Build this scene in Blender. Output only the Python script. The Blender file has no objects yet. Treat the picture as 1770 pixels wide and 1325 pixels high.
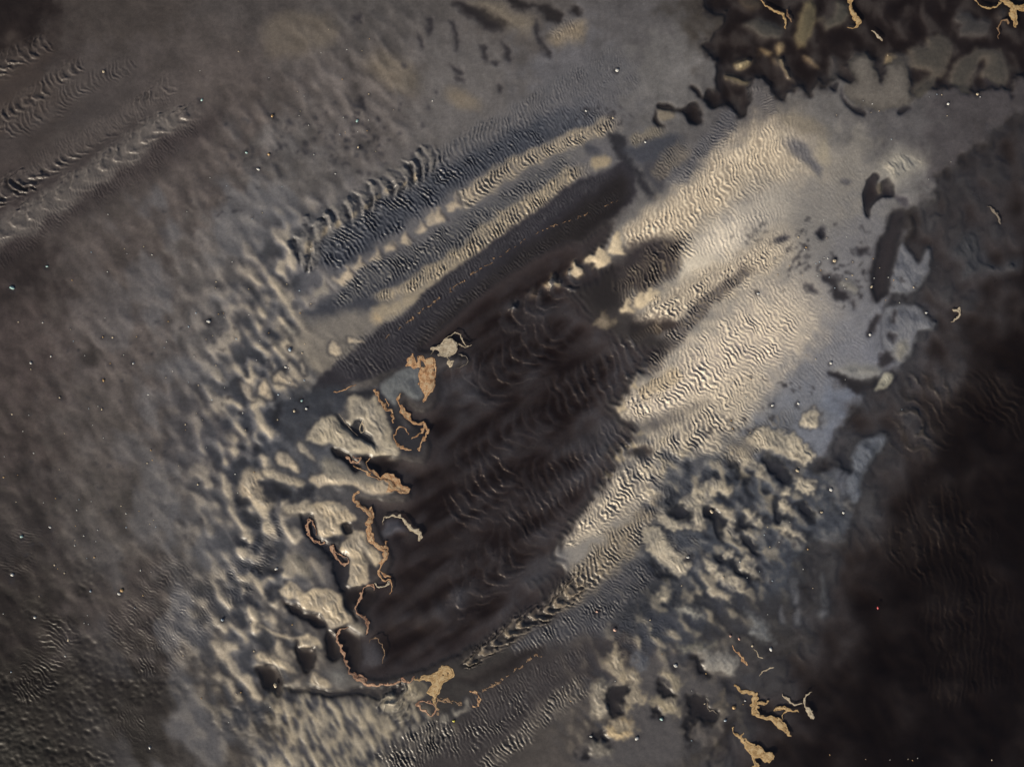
# Aerial view, straight down, of a wet tidal flat: silt, sand ripples, tannin-dark pools,
# rust-coloured crusts of dried foam along the waterlines and scattered pebbles.
# Plan units: 1 unit of (u, v) = 1 cm on the ground; u to the right, v downwards.
import bpy, math, random
import numpy as np
F = np.float32
random.seed(7)
C = bpy.context.scene.collection
W_, H_ = 1770.0, 1325.0
PAD = 190.0
ST = 1.35
CM = 0.01
us = np.arange(-PAD, W_ + PAD, ST, dtype=F)
vs = np.arange(-PAD, H_ + PAD, ST, dtype=F)
U, V = np.meshgrid(us, vs)
NY, NX = U.shape

# ------------------------------------------------------------------ helpers
def perlin(x, y, seed):
    r = np.random.RandomState(seed)
    ang = r.rand(128, 128).astype(F) * 2 * math.pi
    gx, gy = np.cos(ang), np.sin(ang)
    xi = np.floor(x).astype(np.int32); yi = np.floor(y).astype(np.int32)
    xf = (x - xi).astype(F); yf = (y - yi).astype(F)
    a = xi & 127; b = yi & 127; a1 = (a + 1) & 127; b1 = (b + 1) & 127
    sx = xf * xf * xf * (xf * (xf * 6 - 15) + 10); sy = yf * yf * yf * (yf * (yf * 6 - 15) + 10)
    n00 = gx[b, a] * xf + gy[b, a] * yf
    n10 = gx[b, a1] * (xf - 1) + gy[b, a1] * yf
    n01 = gx[b1, a] * xf + gy[b1, a] * (yf - 1)
    n11 = gx[b1, a1] * (xf - 1) + gy[b1, a1] * (yf - 1)
    top = n00 + sx * (n10 - n00); bot = n01 + sx * (n11 - n01)
    return (top + sy * (bot - top)) * 1.5
def noise(scale, seed, ang=0.0, stretch=1.0, octv=3, u=None, v=None, gain=0.5):
    u = U if u is None else u; v = V if v is None else v
    c, s = math.cos(math.radians(ang)), math.sin(math.radians(ang))
    x = (u * c + v * s) / (scale * stretch); y = (-u * s + v * c) / scale
    out = np.zeros_like(x); a = 1.0; f = 1.0
    for k in range(octv):
        out += a * perlin(x * f + 17.3 * k, y * f + 5.1 * k, seed + k * 13)
        a *= gain; f *= 2.03
    return out
def sstep(a, b, x):
    t = np.clip((x - a) / (b - a), 0, 1); return t * t * (3 - 2 * t)
def lin(c):
    c = np.asarray(c, dtype=F) / 255.0
    return np.where(c <= 0.04045, c / 12.92, ((c + 0.055) / 1.055) ** 2.4).astype(F)
def crom(P, n=6, closed=False):
    P = np.asarray(P, dtype=float); out = []
    m = len(P)
    rng = range(m) if closed else range(m - 1)
    for i in rng:
        if closed: p0, p1, p2, p3 = P[(i-1) % m], P[i], P[(i+1) % m], P[(i+2) % m]
        else: p0, p1, p2, p3 = P[max(i-1, 0)], P[i], P[i+1], P[min(i+2, m-1)]
        for k in range(n):
            t = k / n
            out.append(0.5 * ((2*p1) + (-p0+p2)*t + (2*p0-5*p1+4*p2-p3)*t*t + (-p0+3*p1-3*p2+p3)*t**3))
    if not closed: out.append(P[-1])
    return np.array(out)
# crops of the survey sheet: local reading -> plan
FR = {'': (0, 0, 1, 1), '1': (0, 0, 2.945, 2.945), '2': (500, 0, 2.944, 2.944), '3': (900, 100, 3.312, 3.312),
      '4': (1300, 0, 2.945, 2.945), '5': (500, 380, 3.312, 3.312), '6': (950, 380, 3.312, 3.312),
      '7': (1350, 380, 3.312, 3.312), '8': (0, 420, 3.081, 3.081), 'A': (380, 560, 3.68, 3.68), 'B': (400, 850, 3.398, 3.398),
      'C': (750, 700, 3.312, 3.312), 'D': (1100, 700, 3.312, 3.312), 'E': (1000, 1000, 3.54, 3.54),
      'G': (600, 1000, 3.54, 3.54), 'H': (0, 850, 2.789, 2.789), 'I': (1370, 850, 2.79, 2.79)}
def P(fr, txt):
    ox, oy, sx, sy = FR[fr]
    out = []
    for tok in txt.split():
        a = [float(q) for q in tok.split(',')]
        out.append([ox + a[0] / sx, oy + a[1] / sy] + a[2:])
    return out
def bbox(pts, pad):
    p = np.asarray([q[:2] for q in pts])
    u0, v0 = p.min(0) - pad; u1, v1 = p.max(0) + pad
    i0 = max(0, int((u0 + PAD) / ST)); i1 = min(NX, int((u1 + PAD) / ST) + 2)
    j0 = max(0, int((v0 + PAD) / ST)); j1 = min(NY, int((v1 + PAD) / ST) + 2)
    return (slice(j0, j1), slice(i0, i1))
def sdf_poly(pts, x, y):
    """signed distance, positive inside"""
    p = np.asarray(pts, dtype=F); d2 = np.full(x.shape, 1e12, dtype=F); ins = np.zeros(x.shape, dtype=bool)
    n = len(p)
    for i in range(n):
        ax, ay = p[i]; bx, by = p[(i + 1) % n]
        ex, ey = bx - ax, by - ay
        L = ex * ex + ey * ey
        if L < 1e-6: continue
        t = np.clip(((x - ax) * ex + (y - ay) * ey) / L, 0, 1)
        dx = x - ax - t * ex; dy = y - ay - t * ey
        d2 = np.minimum(d2, dx * dx + dy * dy)
        if abs(ey) > 1e-9:
            c = ((ay > y) != (by > y)) & (x < (y - ay) * ex / ey + ax)
            ins ^= c
    d = np.sqrt(d2)
    return np.where(ins, d, -d)
def near_path(p, x, y):
    """p: (n, k) columns u, v, extra...; returns signed lateral t, arc s, interpolated extras at the nearest point"""
    p = np.asarray(p, dtype=F); n = len(p)
    seg = np.hypot(np.diff(p[:, 0]), np.diff(p[:, 1])); cum = np.concatenate([[0], np.cumsum(seg)]).astype(F)
    best = np.full(x.shape, 1e12, dtype=F); S = np.zeros_like(x); T = np.zeros_like(x)
    for i in range(n - 1):
        ax, ay = p[i, :2]; ex, ey = p[i+1, 0] - ax, p[i+1, 1] - ay
        L = ex * ex + ey * ey
        if L < 1e-6: continue
        t = np.clip(((x - ax) * ex + (y - ay) * ey) / L, 0, 1)
        dx = x - ax - t * ex; dy = y - ay - t * ey
        d2 = dx * dx + dy * dy
        m = d2 < best
        best = np.where(m, d2, best)
        S = np.where(m, cum[i] + t * seg[i], S)
        T = np.where(m, np.sign(ex * dy - ey * dx) * np.sqrt(d2), T)
    ex = [np.interp(S, cum, p[:, k]).astype(F) for k in range(2, p.shape[1])]
    return T, S, cum, ex
W8x, W8y = noise(9, 101, octv=2), noise(9, 202, octv=2)
W30x, W30y = noise(32, 303, octv=3), noise(32, 404, octv=3)
N5 = noise(5, 505, octv=2)
N60 = noise(70, 515, octv=4)

# ------------------------------------------------------------------ base tone of the silt, vignette darkening at corners and edges painted in
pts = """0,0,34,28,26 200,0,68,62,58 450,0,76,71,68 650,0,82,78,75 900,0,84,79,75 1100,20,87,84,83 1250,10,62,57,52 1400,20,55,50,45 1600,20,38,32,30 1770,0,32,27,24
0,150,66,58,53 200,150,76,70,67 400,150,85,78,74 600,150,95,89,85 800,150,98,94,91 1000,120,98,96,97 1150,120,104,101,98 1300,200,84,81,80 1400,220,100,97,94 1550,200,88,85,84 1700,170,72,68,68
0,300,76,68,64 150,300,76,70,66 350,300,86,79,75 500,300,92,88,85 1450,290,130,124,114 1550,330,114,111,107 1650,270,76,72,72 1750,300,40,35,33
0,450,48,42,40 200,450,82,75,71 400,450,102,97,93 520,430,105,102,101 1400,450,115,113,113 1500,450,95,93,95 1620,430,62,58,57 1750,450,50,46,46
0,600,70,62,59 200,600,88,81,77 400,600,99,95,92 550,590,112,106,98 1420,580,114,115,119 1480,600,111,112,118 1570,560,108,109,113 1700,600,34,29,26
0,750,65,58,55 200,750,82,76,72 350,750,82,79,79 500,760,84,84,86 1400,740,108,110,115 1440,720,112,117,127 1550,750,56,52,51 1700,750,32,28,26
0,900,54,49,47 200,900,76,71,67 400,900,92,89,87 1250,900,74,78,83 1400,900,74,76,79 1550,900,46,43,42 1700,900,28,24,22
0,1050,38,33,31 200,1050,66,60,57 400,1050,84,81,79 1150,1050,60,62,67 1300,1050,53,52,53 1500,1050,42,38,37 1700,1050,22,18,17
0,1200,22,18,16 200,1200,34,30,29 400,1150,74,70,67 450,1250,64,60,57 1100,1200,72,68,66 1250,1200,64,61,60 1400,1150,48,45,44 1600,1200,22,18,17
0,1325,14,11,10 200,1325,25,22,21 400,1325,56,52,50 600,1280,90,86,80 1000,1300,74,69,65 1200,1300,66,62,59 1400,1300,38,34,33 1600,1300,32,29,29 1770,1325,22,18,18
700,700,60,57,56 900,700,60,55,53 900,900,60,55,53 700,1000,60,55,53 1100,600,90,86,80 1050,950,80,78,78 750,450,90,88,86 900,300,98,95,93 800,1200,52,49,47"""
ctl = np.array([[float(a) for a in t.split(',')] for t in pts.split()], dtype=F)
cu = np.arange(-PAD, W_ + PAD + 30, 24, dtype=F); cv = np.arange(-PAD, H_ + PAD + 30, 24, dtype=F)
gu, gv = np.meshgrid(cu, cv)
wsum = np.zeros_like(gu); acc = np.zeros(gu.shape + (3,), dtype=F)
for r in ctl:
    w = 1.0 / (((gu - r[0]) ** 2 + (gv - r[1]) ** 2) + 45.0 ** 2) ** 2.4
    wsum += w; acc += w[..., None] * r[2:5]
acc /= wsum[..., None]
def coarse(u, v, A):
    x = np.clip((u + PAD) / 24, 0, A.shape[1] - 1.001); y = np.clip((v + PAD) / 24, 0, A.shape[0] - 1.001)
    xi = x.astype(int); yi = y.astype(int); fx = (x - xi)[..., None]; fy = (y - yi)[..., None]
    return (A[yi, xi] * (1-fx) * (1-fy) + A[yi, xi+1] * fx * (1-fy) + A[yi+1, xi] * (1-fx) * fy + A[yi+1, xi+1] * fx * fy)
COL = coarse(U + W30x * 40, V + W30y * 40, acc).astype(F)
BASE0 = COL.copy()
Z = np.full(U.shape, 7.0, dtype=F)
ZR = np.zeros_like(Z)      # relief of the ripples, kept apart from the level of the ground
# broad unevenness, and patchy silt tone
Z += N60 * 1.6
tone = 1 + 0.09 * noise(46, 611, octv=4) + 0.05 * noise(11, 612, octv=3)
COL *= tone[..., None]

def tint(sl, m, col):
    COL[sl] = COL[sl] * (1 - m[..., None]) + np.asarray(col, dtype=F) * m[..., None]
def warped(sl, warp, fine):
    return U[sl] + W30x[sl] * warp + W8x[sl] * fine, V[sl] + W30y[sl] * warp + W8y[sl] * fine
def area(pts, col=None, z=None, soft=5, warp=5, fine=2.0, op=1.0, dome=0.0, rad=20.0, smooth=True, grain=0.0, mode='set'):
    """a patch of sediment: tone, level, and optionally a domed top"""
    p = [q[:2] for q in pts]
    if smooth: p = crom(p, 3, True)
    soft = soft * 1.45
    sl = bbox(p, soft * 2.5 + warp * 1.2 + fine + 4)
    x, y = warped(sl, warp, fine)
    sd = sdf_poly(p, x, y)
    m = sstep(-soft, soft, sd) * op
    if col is not None:
        c = np.asarray(col, dtype=F)
        if grain: c = c * (1 + grain * N5[sl])[..., None]
        tint(sl, m, c)
    if z is not None:
        zt = z + 2.3 * dome * (1 - np.exp(-np.maximum(sd, 0) / rad))
        if mode == 'add': Z[sl] += zt * m
        else:
            Z[sl] = Z[sl] * (1 - m) + (zt + 0.35 * (Z[sl] - 7) * (z > 0)) * m
            ZR[sl] *= 1 - m
    return sl, sd, m
def pond(pts, depth=6.0, soft=4, warp=4, fine=1.5, slope=0.55, col=(44, 39, 38), smooth=True, op=1.0):
    """hollow under the water level; the bed drops away from the rim"""
    p = [q[:2] for q in pts]
    if smooth: p = crom(p, 3, True)
    sl = bbox(p, 30)
    x, y = warped(sl, warp, fine)
    sd = sdf_poly(p, x, y)
    m = sstep(-soft * 1.5, soft, sd) * op
    bed = -np.minimum(np.maximum(sd, 0) * slope, depth) - 0.4
    Z[sl] = Z[sl] * (1 - m) + bed * m
    ZR[sl] *= 1 - .8 * m
    if col is not None: tint(sl, m * 0.9, col)
    return sl, sd
def blob(u, v, ru, rv, ang=0, h=0.0, col=None, op=1.0, soft=0.6, fine=2.0, warp=4):
    R = max(ru, rv) * (1 + soft) + 6
    sl = bbox([(u - R, v - R), (u + R, v + R)], 2)
    x, y = warped(sl, warp, fine)
    c, s = math.cos(math.radians(ang)), math.sin(math.radians(ang))
    a = ((x - u) * c + (y - v) * s) / ru; b = (-(x - u) * s + (y - v) * c) / rv
    r = np.sqrt(a * a + b * b)
    m = sstep(1 + soft, 1 - soft, r) * op
    if col is not None: tint(sl, m, col)
    if h: Z[sl] += 1.6 * h * m
def train(pts, amp=1.2, curve=0.0, skew=0.0, asym=0.72, jit=0.35, col=None, op=1.0, edge=0.5, n=6, lift=0.0, trough=None, top=None, endf=0.08, seed=1, shape=0.0, fine=2.5, zz=None, wmul=1.0, zop=1.0, fork=.42, sharp=1.5, startf=None, wls=.78, scal=0.0):
    """a train of current ripples. pts: u,v,halfwidth,wavelength ; runs downstream; lee faces downstream"""
    p = crom(pts, n); p[:, 3] *= wls if p[:, 3].mean() < 12 else 1
    wmax = p[:, 2].max()
    sl = bbox(p, wmax * (1.3 + edge) + 12)
    x, y = warped(sl, 3.0, fine)
    T, S, cum, (w, wl) = near_path(p, x, y)
    w = w * wmul
    ph = np.concatenate([[0], np.cumsum(np.diff(cum) / ((p[:-1, 3] + p[1:, 3]) / 2))]).astype(F)
    tn = T / w
    j = noise(58, 900 + seed, octv=2, u=U[sl], v=V[sl]) * jit * 2.4 + noise(16, 950 + seed, octv=1, u=U[sl], v=V[sl]) * jit * 0.25
    f = np.interp(S, cum, ph) + curve * tn * tn + scal * np.cos(3 * np.pi * tn + .02 * S) + skew * T / wl + j
    wm = float(p[:, 3].mean())
    n1_ = noise(wm * 2.3, 960 + seed, ang=50, stretch=1.5, octv=2, u=U[sl], v=V[sl]); n2_ = noise(wm * 2.3, 970 + seed, ang=50, stretch=1.5, octv=2, u=U[sl], v=V[sl])
    kk = fork * (.6 + .8 * jit)      # forks and dead ends in the crests
    f = np.arctan2(np.sin(2 * np.pi * f) + kk * n2_, np.cos(2 * np.pi * f) + kk * n1_) / (2 * np.pi)
    fr = f - np.floor(f)
    # long stoss, short lee
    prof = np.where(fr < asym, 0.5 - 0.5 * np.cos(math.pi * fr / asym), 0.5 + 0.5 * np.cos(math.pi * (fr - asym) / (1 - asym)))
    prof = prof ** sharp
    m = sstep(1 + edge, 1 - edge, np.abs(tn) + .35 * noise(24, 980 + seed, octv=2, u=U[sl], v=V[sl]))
    Lt = cum[-1]
    mcol = m * sstep(-0.001, (startf or 2 * endf) * .8, S / Lt) * sstep(1.0, 1 - endf * 0.6, S / Lt)
    m = m * sstep(-0.001, startf or endf, S / Lt) * sstep(1.0, 1 - endf * 0.6, S / Lt * 1.0)
    patch = 0.75 + 0.9 * noise(26, 990 + seed, octv=2, u=U[sl], v=V[sl])
    a = 1.3 * amp * np.clip(wl / 9.0, 0.5, 2.2)
    if zz is not None: Z[sl] = Z[sl] * (1 - m * zop) + zz * m * zop
    Z[sl] += m * lift * np.sqrt(np.clip(1 - tn * tn, 0, 1))
    ZR[sl] = ZR[sl] * (1 - .8 * m) + m * (prof - 0.4) * a * np.clip(patch, 0.2, 1.4) * .95
    if col is not None: tint(sl, mcol * op, col)
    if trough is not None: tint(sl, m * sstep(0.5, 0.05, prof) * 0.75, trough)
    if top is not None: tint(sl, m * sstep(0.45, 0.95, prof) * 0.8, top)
    return sl, m, prof, tn

# ================================================================== FEATURES
#@@FEATURES
TAN = (190, 172, 144); PALE = (160, 146, 124); GREY = (104, 102, 104); BLUE = (84, 89, 99)
MUD = (50, 49, 53); INK = (40, 36, 36); BRN = (62, 54, 50)

# --- lumpy silt on the left flat: elongated hummocks running down to the right
lump = 1.1 * noise(20, 711, ang=52, stretch=1.9, octv=1, u=U + 4 * W30x, v=V + 4 * W30y) + .4 * noise(11, 718, ang=50, stretch=1.8, octv=1)
lump3 = noise(40, 713, ang=60, stretch=1.8, octv=2)
lump2 = noise(9, 712, ang=48, stretch=1.8, octv=2)
ml = sstep(60, 330, U * 0.55 + V * 0.62 - 120) * sstep(760, 560, U + 0.15 * (V - 600)) * sstep(1260, 1080, V)
near = sstep(140, 430, U) * sstep(900, 500, np.abs(V - 700) + 0 * U)
shore = near_path(np.array([[560, 420], [480, 560], [450, 680], [430, 820], [470, 960], [430, 1080], [450, 1200]], dtype=float), U, V)[0]
shore = np.exp(-(shore / 95.0) ** 2) * sstep(300, 420, V) * (U < 640)
lmp = np.maximum(lump, -0.45)
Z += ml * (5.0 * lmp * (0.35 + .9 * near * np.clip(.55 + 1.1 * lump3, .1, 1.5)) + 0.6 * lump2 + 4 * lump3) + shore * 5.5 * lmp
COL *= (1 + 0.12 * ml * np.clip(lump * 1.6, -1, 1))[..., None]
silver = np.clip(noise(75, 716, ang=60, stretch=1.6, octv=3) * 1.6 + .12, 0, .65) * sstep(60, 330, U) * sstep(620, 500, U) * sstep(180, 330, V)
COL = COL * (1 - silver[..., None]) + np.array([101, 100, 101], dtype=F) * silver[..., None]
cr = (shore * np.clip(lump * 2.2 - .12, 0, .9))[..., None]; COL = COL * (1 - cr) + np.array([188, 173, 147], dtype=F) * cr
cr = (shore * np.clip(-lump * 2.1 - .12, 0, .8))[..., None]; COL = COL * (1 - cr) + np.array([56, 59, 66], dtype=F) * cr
shore2 = near_path(np.array([[1150, 800], [1330, 870], [1250, 1020], [1130, 1110], [1060, 1230], [1190, 1230]], dtype=float), U, V)[0]
shore2 = np.exp(-(shore2 / 80.0) ** 2)
lmp2 = 1.1 * noise(19, 717, ang=50, stretch=1.8, octv=1, u=U + 6 * W30x, v=V + 6 * W30y) + .4 * noise(9, 719, ang=48, stretch=1.6, octv=1)
# rough cobbly mud, lower left
cob = np.abs(noise(9, 731, ang=20, stretch=1.5, octv=3)) * -1
mc = np.zeros_like(U)
for pl in ("H|340,400 420,330 500,380 480,470 420,540 350,490", "H|70,540 180,560 270,590 340,680 280,690 200,640 100,600",
           "H|330,720 520,690 600,760 640,850 780,880 900,930 850,1010 620,1020 560,1060 480,1180 330,1200 200,1060 120,980 160,900 300,860",
           "H|-200,820 130,960 200,1070 330,1200 480,1230 560,1325 560,1700 -400,1700",
           "D|100,940 230,1000 330,960 430,1100 360,1200 200,1190 -120,1260 -300,1180 -150,1080",
           "H|1000,1020 1180,1000 1350,1060 1370,1150 1250,1230 1120,1180 1020,1150"):
    fr, t = pl.split('|'); q = crom(P(fr, t), 3, True); sl = bbox(q, 40)
    x, y = warped(sl, 10, 4); mc[sl] = np.maximum(mc[sl], sstep(-14, 14, sdf_poly(q, x, y)))
Z += mc * (cob + 0.25) * 5.5
COL *= (1 - 0.16 * mc)[..., None]

# --- streaky mega-ripples, upper left
area(P('1', "0,980 350,830 650,690 900,640 1080,570 1110,640 880,830 560,1010 300,1150 0,1325 -500,1500 -500,1200"), (57, 51, 50), soft=16, op=0.75)
area(P('1', "-500,1100 0,860 250,760 480,670 700,590 760,640 500,760 260,880 0,1010 -500,1280"), (60, 54, 52), soft=12, op=0.6)
area(P('1', "-500,900 0,690 200,620 420,520 640,470 560,560 300,680 0,830"), (62, 57, 55), soft=12, op=0.5)
area(P('1', "-300,560 0,440 180,340 330,240 420,250 200,400 0,500 -300,640"), (56, 50, 48), soft=12, op=0.5)
train(P('1', "1050,540,16,26 930,590,17,27 780,660,20,27 640,770,21,28 480,880,23,29 330,980,23,30 130,1110,24,32 -100,1230,25,34 -500,1430,25,34"), .9, curve=1.1, skew=-.1, asym=.78, jit=.08, fork=.25, col=(104, 98, 92), op=.75, seed=1, lift=2)
train(P('1', "900,400,14,12 760,500,14,14 560,640,15,15 420,730,15,16 300,810,16,17 120,920,18,19 -60,1010,20,20 -400,1180,20,20"), 1.2, curve=.9, asym=.75, col=(90, 83, 78), op=.5, seed=2)
train(P('1', "430,300,14,12 250,430,16,13 120,520,18,14 0,600,20,15 -300,760,20,15"), 1.0, curve=.8, col=(82, 75, 70), op=.45, seed=3)
train(P('1', "700,310,14,10 480,400,17,11 330,490,17,12 160,600,18,13 0,680,18,13"), .7, curve=.8, col=(80, 74, 70), op=.3, seed=33)
train(P('1', "260,200,14,14 130,260,18,15 0,330,20,16 -200,420,20,16"), 1.0, curve=.8, col=(80, 73, 68), op=.45, seed=4)
train(P('1', "1080,590,10,6 900,700,17,6 700,850,22,6.5 420,1000,22,7 150,1200,20,7 -100,1320,20,7"), .8, curve=.3, jit=.2, seed=5)
train(P('1', "900,480,14,6 700,560,16,6 400,720,17,7 100,860,14,7"), .5, curve=.3, jit=.2, seed=6)

# --- soft relief on the upper flat
blob(680, 125, 48, 26, 30, 2.2, (128, 114, 92), .45)
area(P('2', "-120,100 60,50 230,110 240,200 130,250 0,290 -120,260"), (112, 102, 88), soft=10, op=.55, z=1.2, mode='add')
area(P('2', "850,0 1000,40 1120,110 1060,150 950,110 880,60 840,30"), (50, 46, 46), z=2.5, soft=5, warp=6)
area(P('2', "930,10 1060,10 1170,60 1260,110 1240,180 1130,150 1040,80"), (128, 116, 96), soft=9, op=.5, grain=.2)
area(P('2', "1340,170 1400,130 1500,110 1480,200 1380,220 1320,210"), (150, 132, 104), soft=9, op=.6, grain=.3)
train(P('2', "1490,120,16,5 1400,160,20,6 1330,200,12,6"), 1.2, jit=.5, seed=8, endf=.3)
for t in ("1255,100 1280,120 1290,220 1340,280 1310,295 1270,230 1250,160", "810,100 850,130 860,240 845,250 830,170",
          "975,230 1010,250 1015,300 990,280", "1085,205 1120,240 1140,290 1120,310 1095,260", "830,320 880,350 880,380 845,360",
          "1060,415 1085,430 1080,465 1060,450", "700,90 735,100 730,165 705,160", "320,70 360,80 360,110 325,105", "350,480 390,520 385,545 355,520",
          "855,385 885,400 885,420 860,412", "1035,300 1070,320 1060,345 1040,330", "640,150 690,230 680,250 655,200"):
    area(P('2', t), (56, 53, 54), z=3.0, soft=3.5, warp=5, fine=3)
for t in ("1050,-60 1150,-20 1260,20 1300,10 1390,60 1380,110 1320,90 1250,40 1180,40", "1440,20 1490,50 1480,80 1440,60"):
    area(P('2', t), (48, 44, 43), z=2.5, soft=4, warp=5, fine=4)
blob(800, 172, 30, 14, 25, 1.5, (140, 124, 100), .5)
for k in range(60):
    u = random.gauss(600, 90); v = random.gauss(235, 45)
    blob(u, v, random.uniform(2, 7), random.uniform(2, 5), random.uniform(0, 90), -1.2, (60, 58, 60), .7)

# --- the middle fan: trains of ripples, upper body
area(P('', "520,455 560,400 640,340 720,300 860,215 960,165 1030,150 1070,190 1060,240 1080,275 960,345 850,418 740,505 660,560 560,600 520,560"), (99, 97, 98), z=8, soft=22, op=.75)
area(P('2', "150,1230 330,1140 480,1060 640,970 760,890 900,780 1080,690 1250,600 1400,560 1470,590 1400,660 1250,740 1100,810 950,880 800,960 650,1080 500,1180 380,1290 300,1330 180,1340"), (58, 60, 66), z=5.5, soft=8)
area(P('2', "700,870 860,800 1060,690 1250,560 1330,540 1280,590 1100,680 930,770 760,860"), (84, 83, 85), z=6, soft=7)
area(P('2', "1000,960 1180,850 1300,780 1500,690 1600,690 1500,800 1300,870 1150,920 1000,1010 900,1040"), (102, 99, 97), z=8, soft=8)
area(P('5', "600,470 380,520 180,560 60,540 180,470 270,420 330,360 470,300 640,210 840,110 1000,50 1100,-10 1150,40 960,210 820,290 640,360 470,440"), (62, 63, 68), z=5.5, soft=7)
#    fingers
train([(1090, 95, 30, 5.5), (1000, 140, 26, 6), (940, 172, 20, 7.5), (880, 215, 20, 9), (820, 240, 20, 10), (775, 270, 18, 12), (735, 295, 17, 15), (700, 315, 18, 18)], 1.3, curve=.6, skew=.35, asym=.6, jit=.25, col=(112, 108, 104), op=.35, trough=(72, 73, 77), seed=11, endf=.06)
train([(760, 255, 24, 12), (715, 295, 24, 20), (670, 330, 26, 22), (625, 358, 30, 23), (590, 385, 32, 24), (545, 415, 34, 28), (505, 445, 30, 30)], 1.6, curve=-.6, skew=.55, asym=.6, jit=.12, fork=.15, sharp=1.0, col=(116, 111, 104), op=.7, trough=(52, 53, 58), seed=12, endf=.05, lift=2, edge=.25)
for u, v, r in ((721, 305, 7), (700, 317, 6), (671, 329, 7), (655, 343, 6), (635, 355, 8), (614, 370, 8), (588, 385, 9), (563, 402, 10), (536, 427, 12)):
    blob(u - 2, v, r * .55, r * .9, 20, 1.6, (158, 142, 116), .8, soft=.5)
#    furrowed dark tongue
train([(1060, 185, 24, 6), (960, 215, 22, 6.5), (880, 255, 20, 7), (800, 295, 21, 8), (740, 330, 23, 8.5), (680, 370, 24, 9), (630, 400, 25, 9.5), (585, 430, 24, 10), (545, 452, 16, 10)], 2.0, curve=-.5, skew=-.25, asym=.55, jit=.2, fork=.25, col=(48, 51, 58), op=.8, top=(118, 119, 122), seed=13, n=8)
train([(1080, 205, 14, 6), (980, 245, 13, 7), (930, 268, 13, 8), (873, 297, 13, 9), (830, 325, 14, 10), (790, 350, 16, 12)], 2.3, curve=.8, skew=-.1, asym=.62, col=(186, 168, 138), op=.8, trough=(92, 90, 89), seed=14, jit=.25)
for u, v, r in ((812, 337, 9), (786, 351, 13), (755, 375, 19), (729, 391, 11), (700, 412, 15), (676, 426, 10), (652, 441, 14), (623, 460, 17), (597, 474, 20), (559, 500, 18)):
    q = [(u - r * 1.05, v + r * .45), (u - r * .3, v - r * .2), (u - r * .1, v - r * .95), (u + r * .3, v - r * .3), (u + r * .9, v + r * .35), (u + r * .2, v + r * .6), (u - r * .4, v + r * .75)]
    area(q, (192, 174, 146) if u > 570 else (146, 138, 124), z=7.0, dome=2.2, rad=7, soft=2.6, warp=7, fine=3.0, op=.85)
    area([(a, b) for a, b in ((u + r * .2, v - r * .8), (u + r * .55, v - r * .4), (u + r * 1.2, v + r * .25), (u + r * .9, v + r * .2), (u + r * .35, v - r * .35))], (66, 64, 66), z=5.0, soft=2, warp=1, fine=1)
#    second furrowed tongue + tan fringe below it
train([(1010, 262, 16, 6.5), (950, 305, 18, 7), (900, 335, 20, 7), (840, 372, 21, 7), (790, 405, 22, 7.2), (740, 432, 22, 7.5), (690, 458, 22, 8), (650, 478, 21, 8), (615, 498, 17, 8), (570, 528, 12, 9)], 2.0, curve=-.45, skew=-.2, asym=.55, jit=.2, fork=.25, col=(56, 58, 64), op=.75, top=(150, 143, 130), seed=15, n=8)
train([(1030, 285, 10, 7), (992, 300, 12, 7), (950, 330, 14, 7.5), (905, 362, 17, 8), (860, 395, 18, 8.5), (820, 430, 18, 8.5), (780, 455, 16, 8), (740, 478, 13, 7.5), (690, 502, 10, 7), (640, 518, 7, 7)], 2.6, curve=.3, skew=.25, asym=.6, col=(190, 171, 138), op=.85, trough=(80, 78, 77), seed=16, jit=.3)
area(P('5', "470,500 620,450 760,380 860,320 960,240 1060,210 1000,270 880,350 760,440 660,520 560,580 490,610 470,570"), (150, 138, 117), soft=5, z=8, dome=1.5, rad=12)
area(P('5', "465,530 510,560 530,590 480,595"), (176, 156, 124), soft=3, z=9)
area(P('5', "180,560 460,510 470,600 440,680 380,780 250,860 160,880 60,800 40,650 80,580"), (126, 118, 105), soft=10, op=.6, z=8)

# --- dark wind-blown streak beside the pool
area(P('5', "1950,-340 1850,-300 1640,-220 1500,-120 1320,10 1150,130 1000,240 860,340 740,440 640,550 520,610 420,700 300,800 170,900 130,1030 400,920 620,840 680,820 800,730 1000,600 1100,500 1250,420 1500,250 1700,100 1950,-100 1990,-200"), (49, 47, 51), z=4.2, soft=3.5, warp=3, fine=3)
area(P('5', "1900,-250 1500,60 1200,290 980,470 850,600 740,720 900,640 1100,470 1330,400 1600,180 1900,-60"), (52, 47, 46), z=1.5, soft=14, warp=4)
train(P('5', "1880,-290,9,6 1600,-130,10,6 1350,60,11,6 1150,200,12,6.5 950,350,13,7 750,500,14,7 560,640,17,7.5 400,760,20,8 250,890,20,8"), .9, skew=.2, jit=.3, top=(84, 82, 82), seed=17, n=8)
train(P('5', "1980,-220,12,6 1700,-20,12,6.5 1400,190,10,7 1150,350,10,7.5 900,530,14,8 700,700,17,8.5 500,820,16,9 380,880,14,9"), .8, skew=-.2, jit=.3, top=(70, 67, 67), seed=18, n=8)
area(P('3', "540,420 600,430 620,520 640,590 700,660 740,740 790,800 760,810 700,750 640,640 560,560 520,480 510,430"), (48, 47, 50), z=4.5, soft=3.5, warp=3, fine=4)
area(P('3', "590,510 700,490 800,440 930,450 945,500 900,560 830,600 720,610 650,590"), (68, 69, 74), z=5.5, soft=7)
area(P('3', "730,600 820,600 850,650 830,720 790,760 740,700 700,640"), (66, 65, 68), z=5, soft=5)
train(P('3', "980,470,14,6 920,530,18,6 850,590,16,6 800,650,14,7 760,700,10,7"), 1.7, jit=.5, col=(132, 120, 102), op=.45, seed=19, endf=.2)
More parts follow.
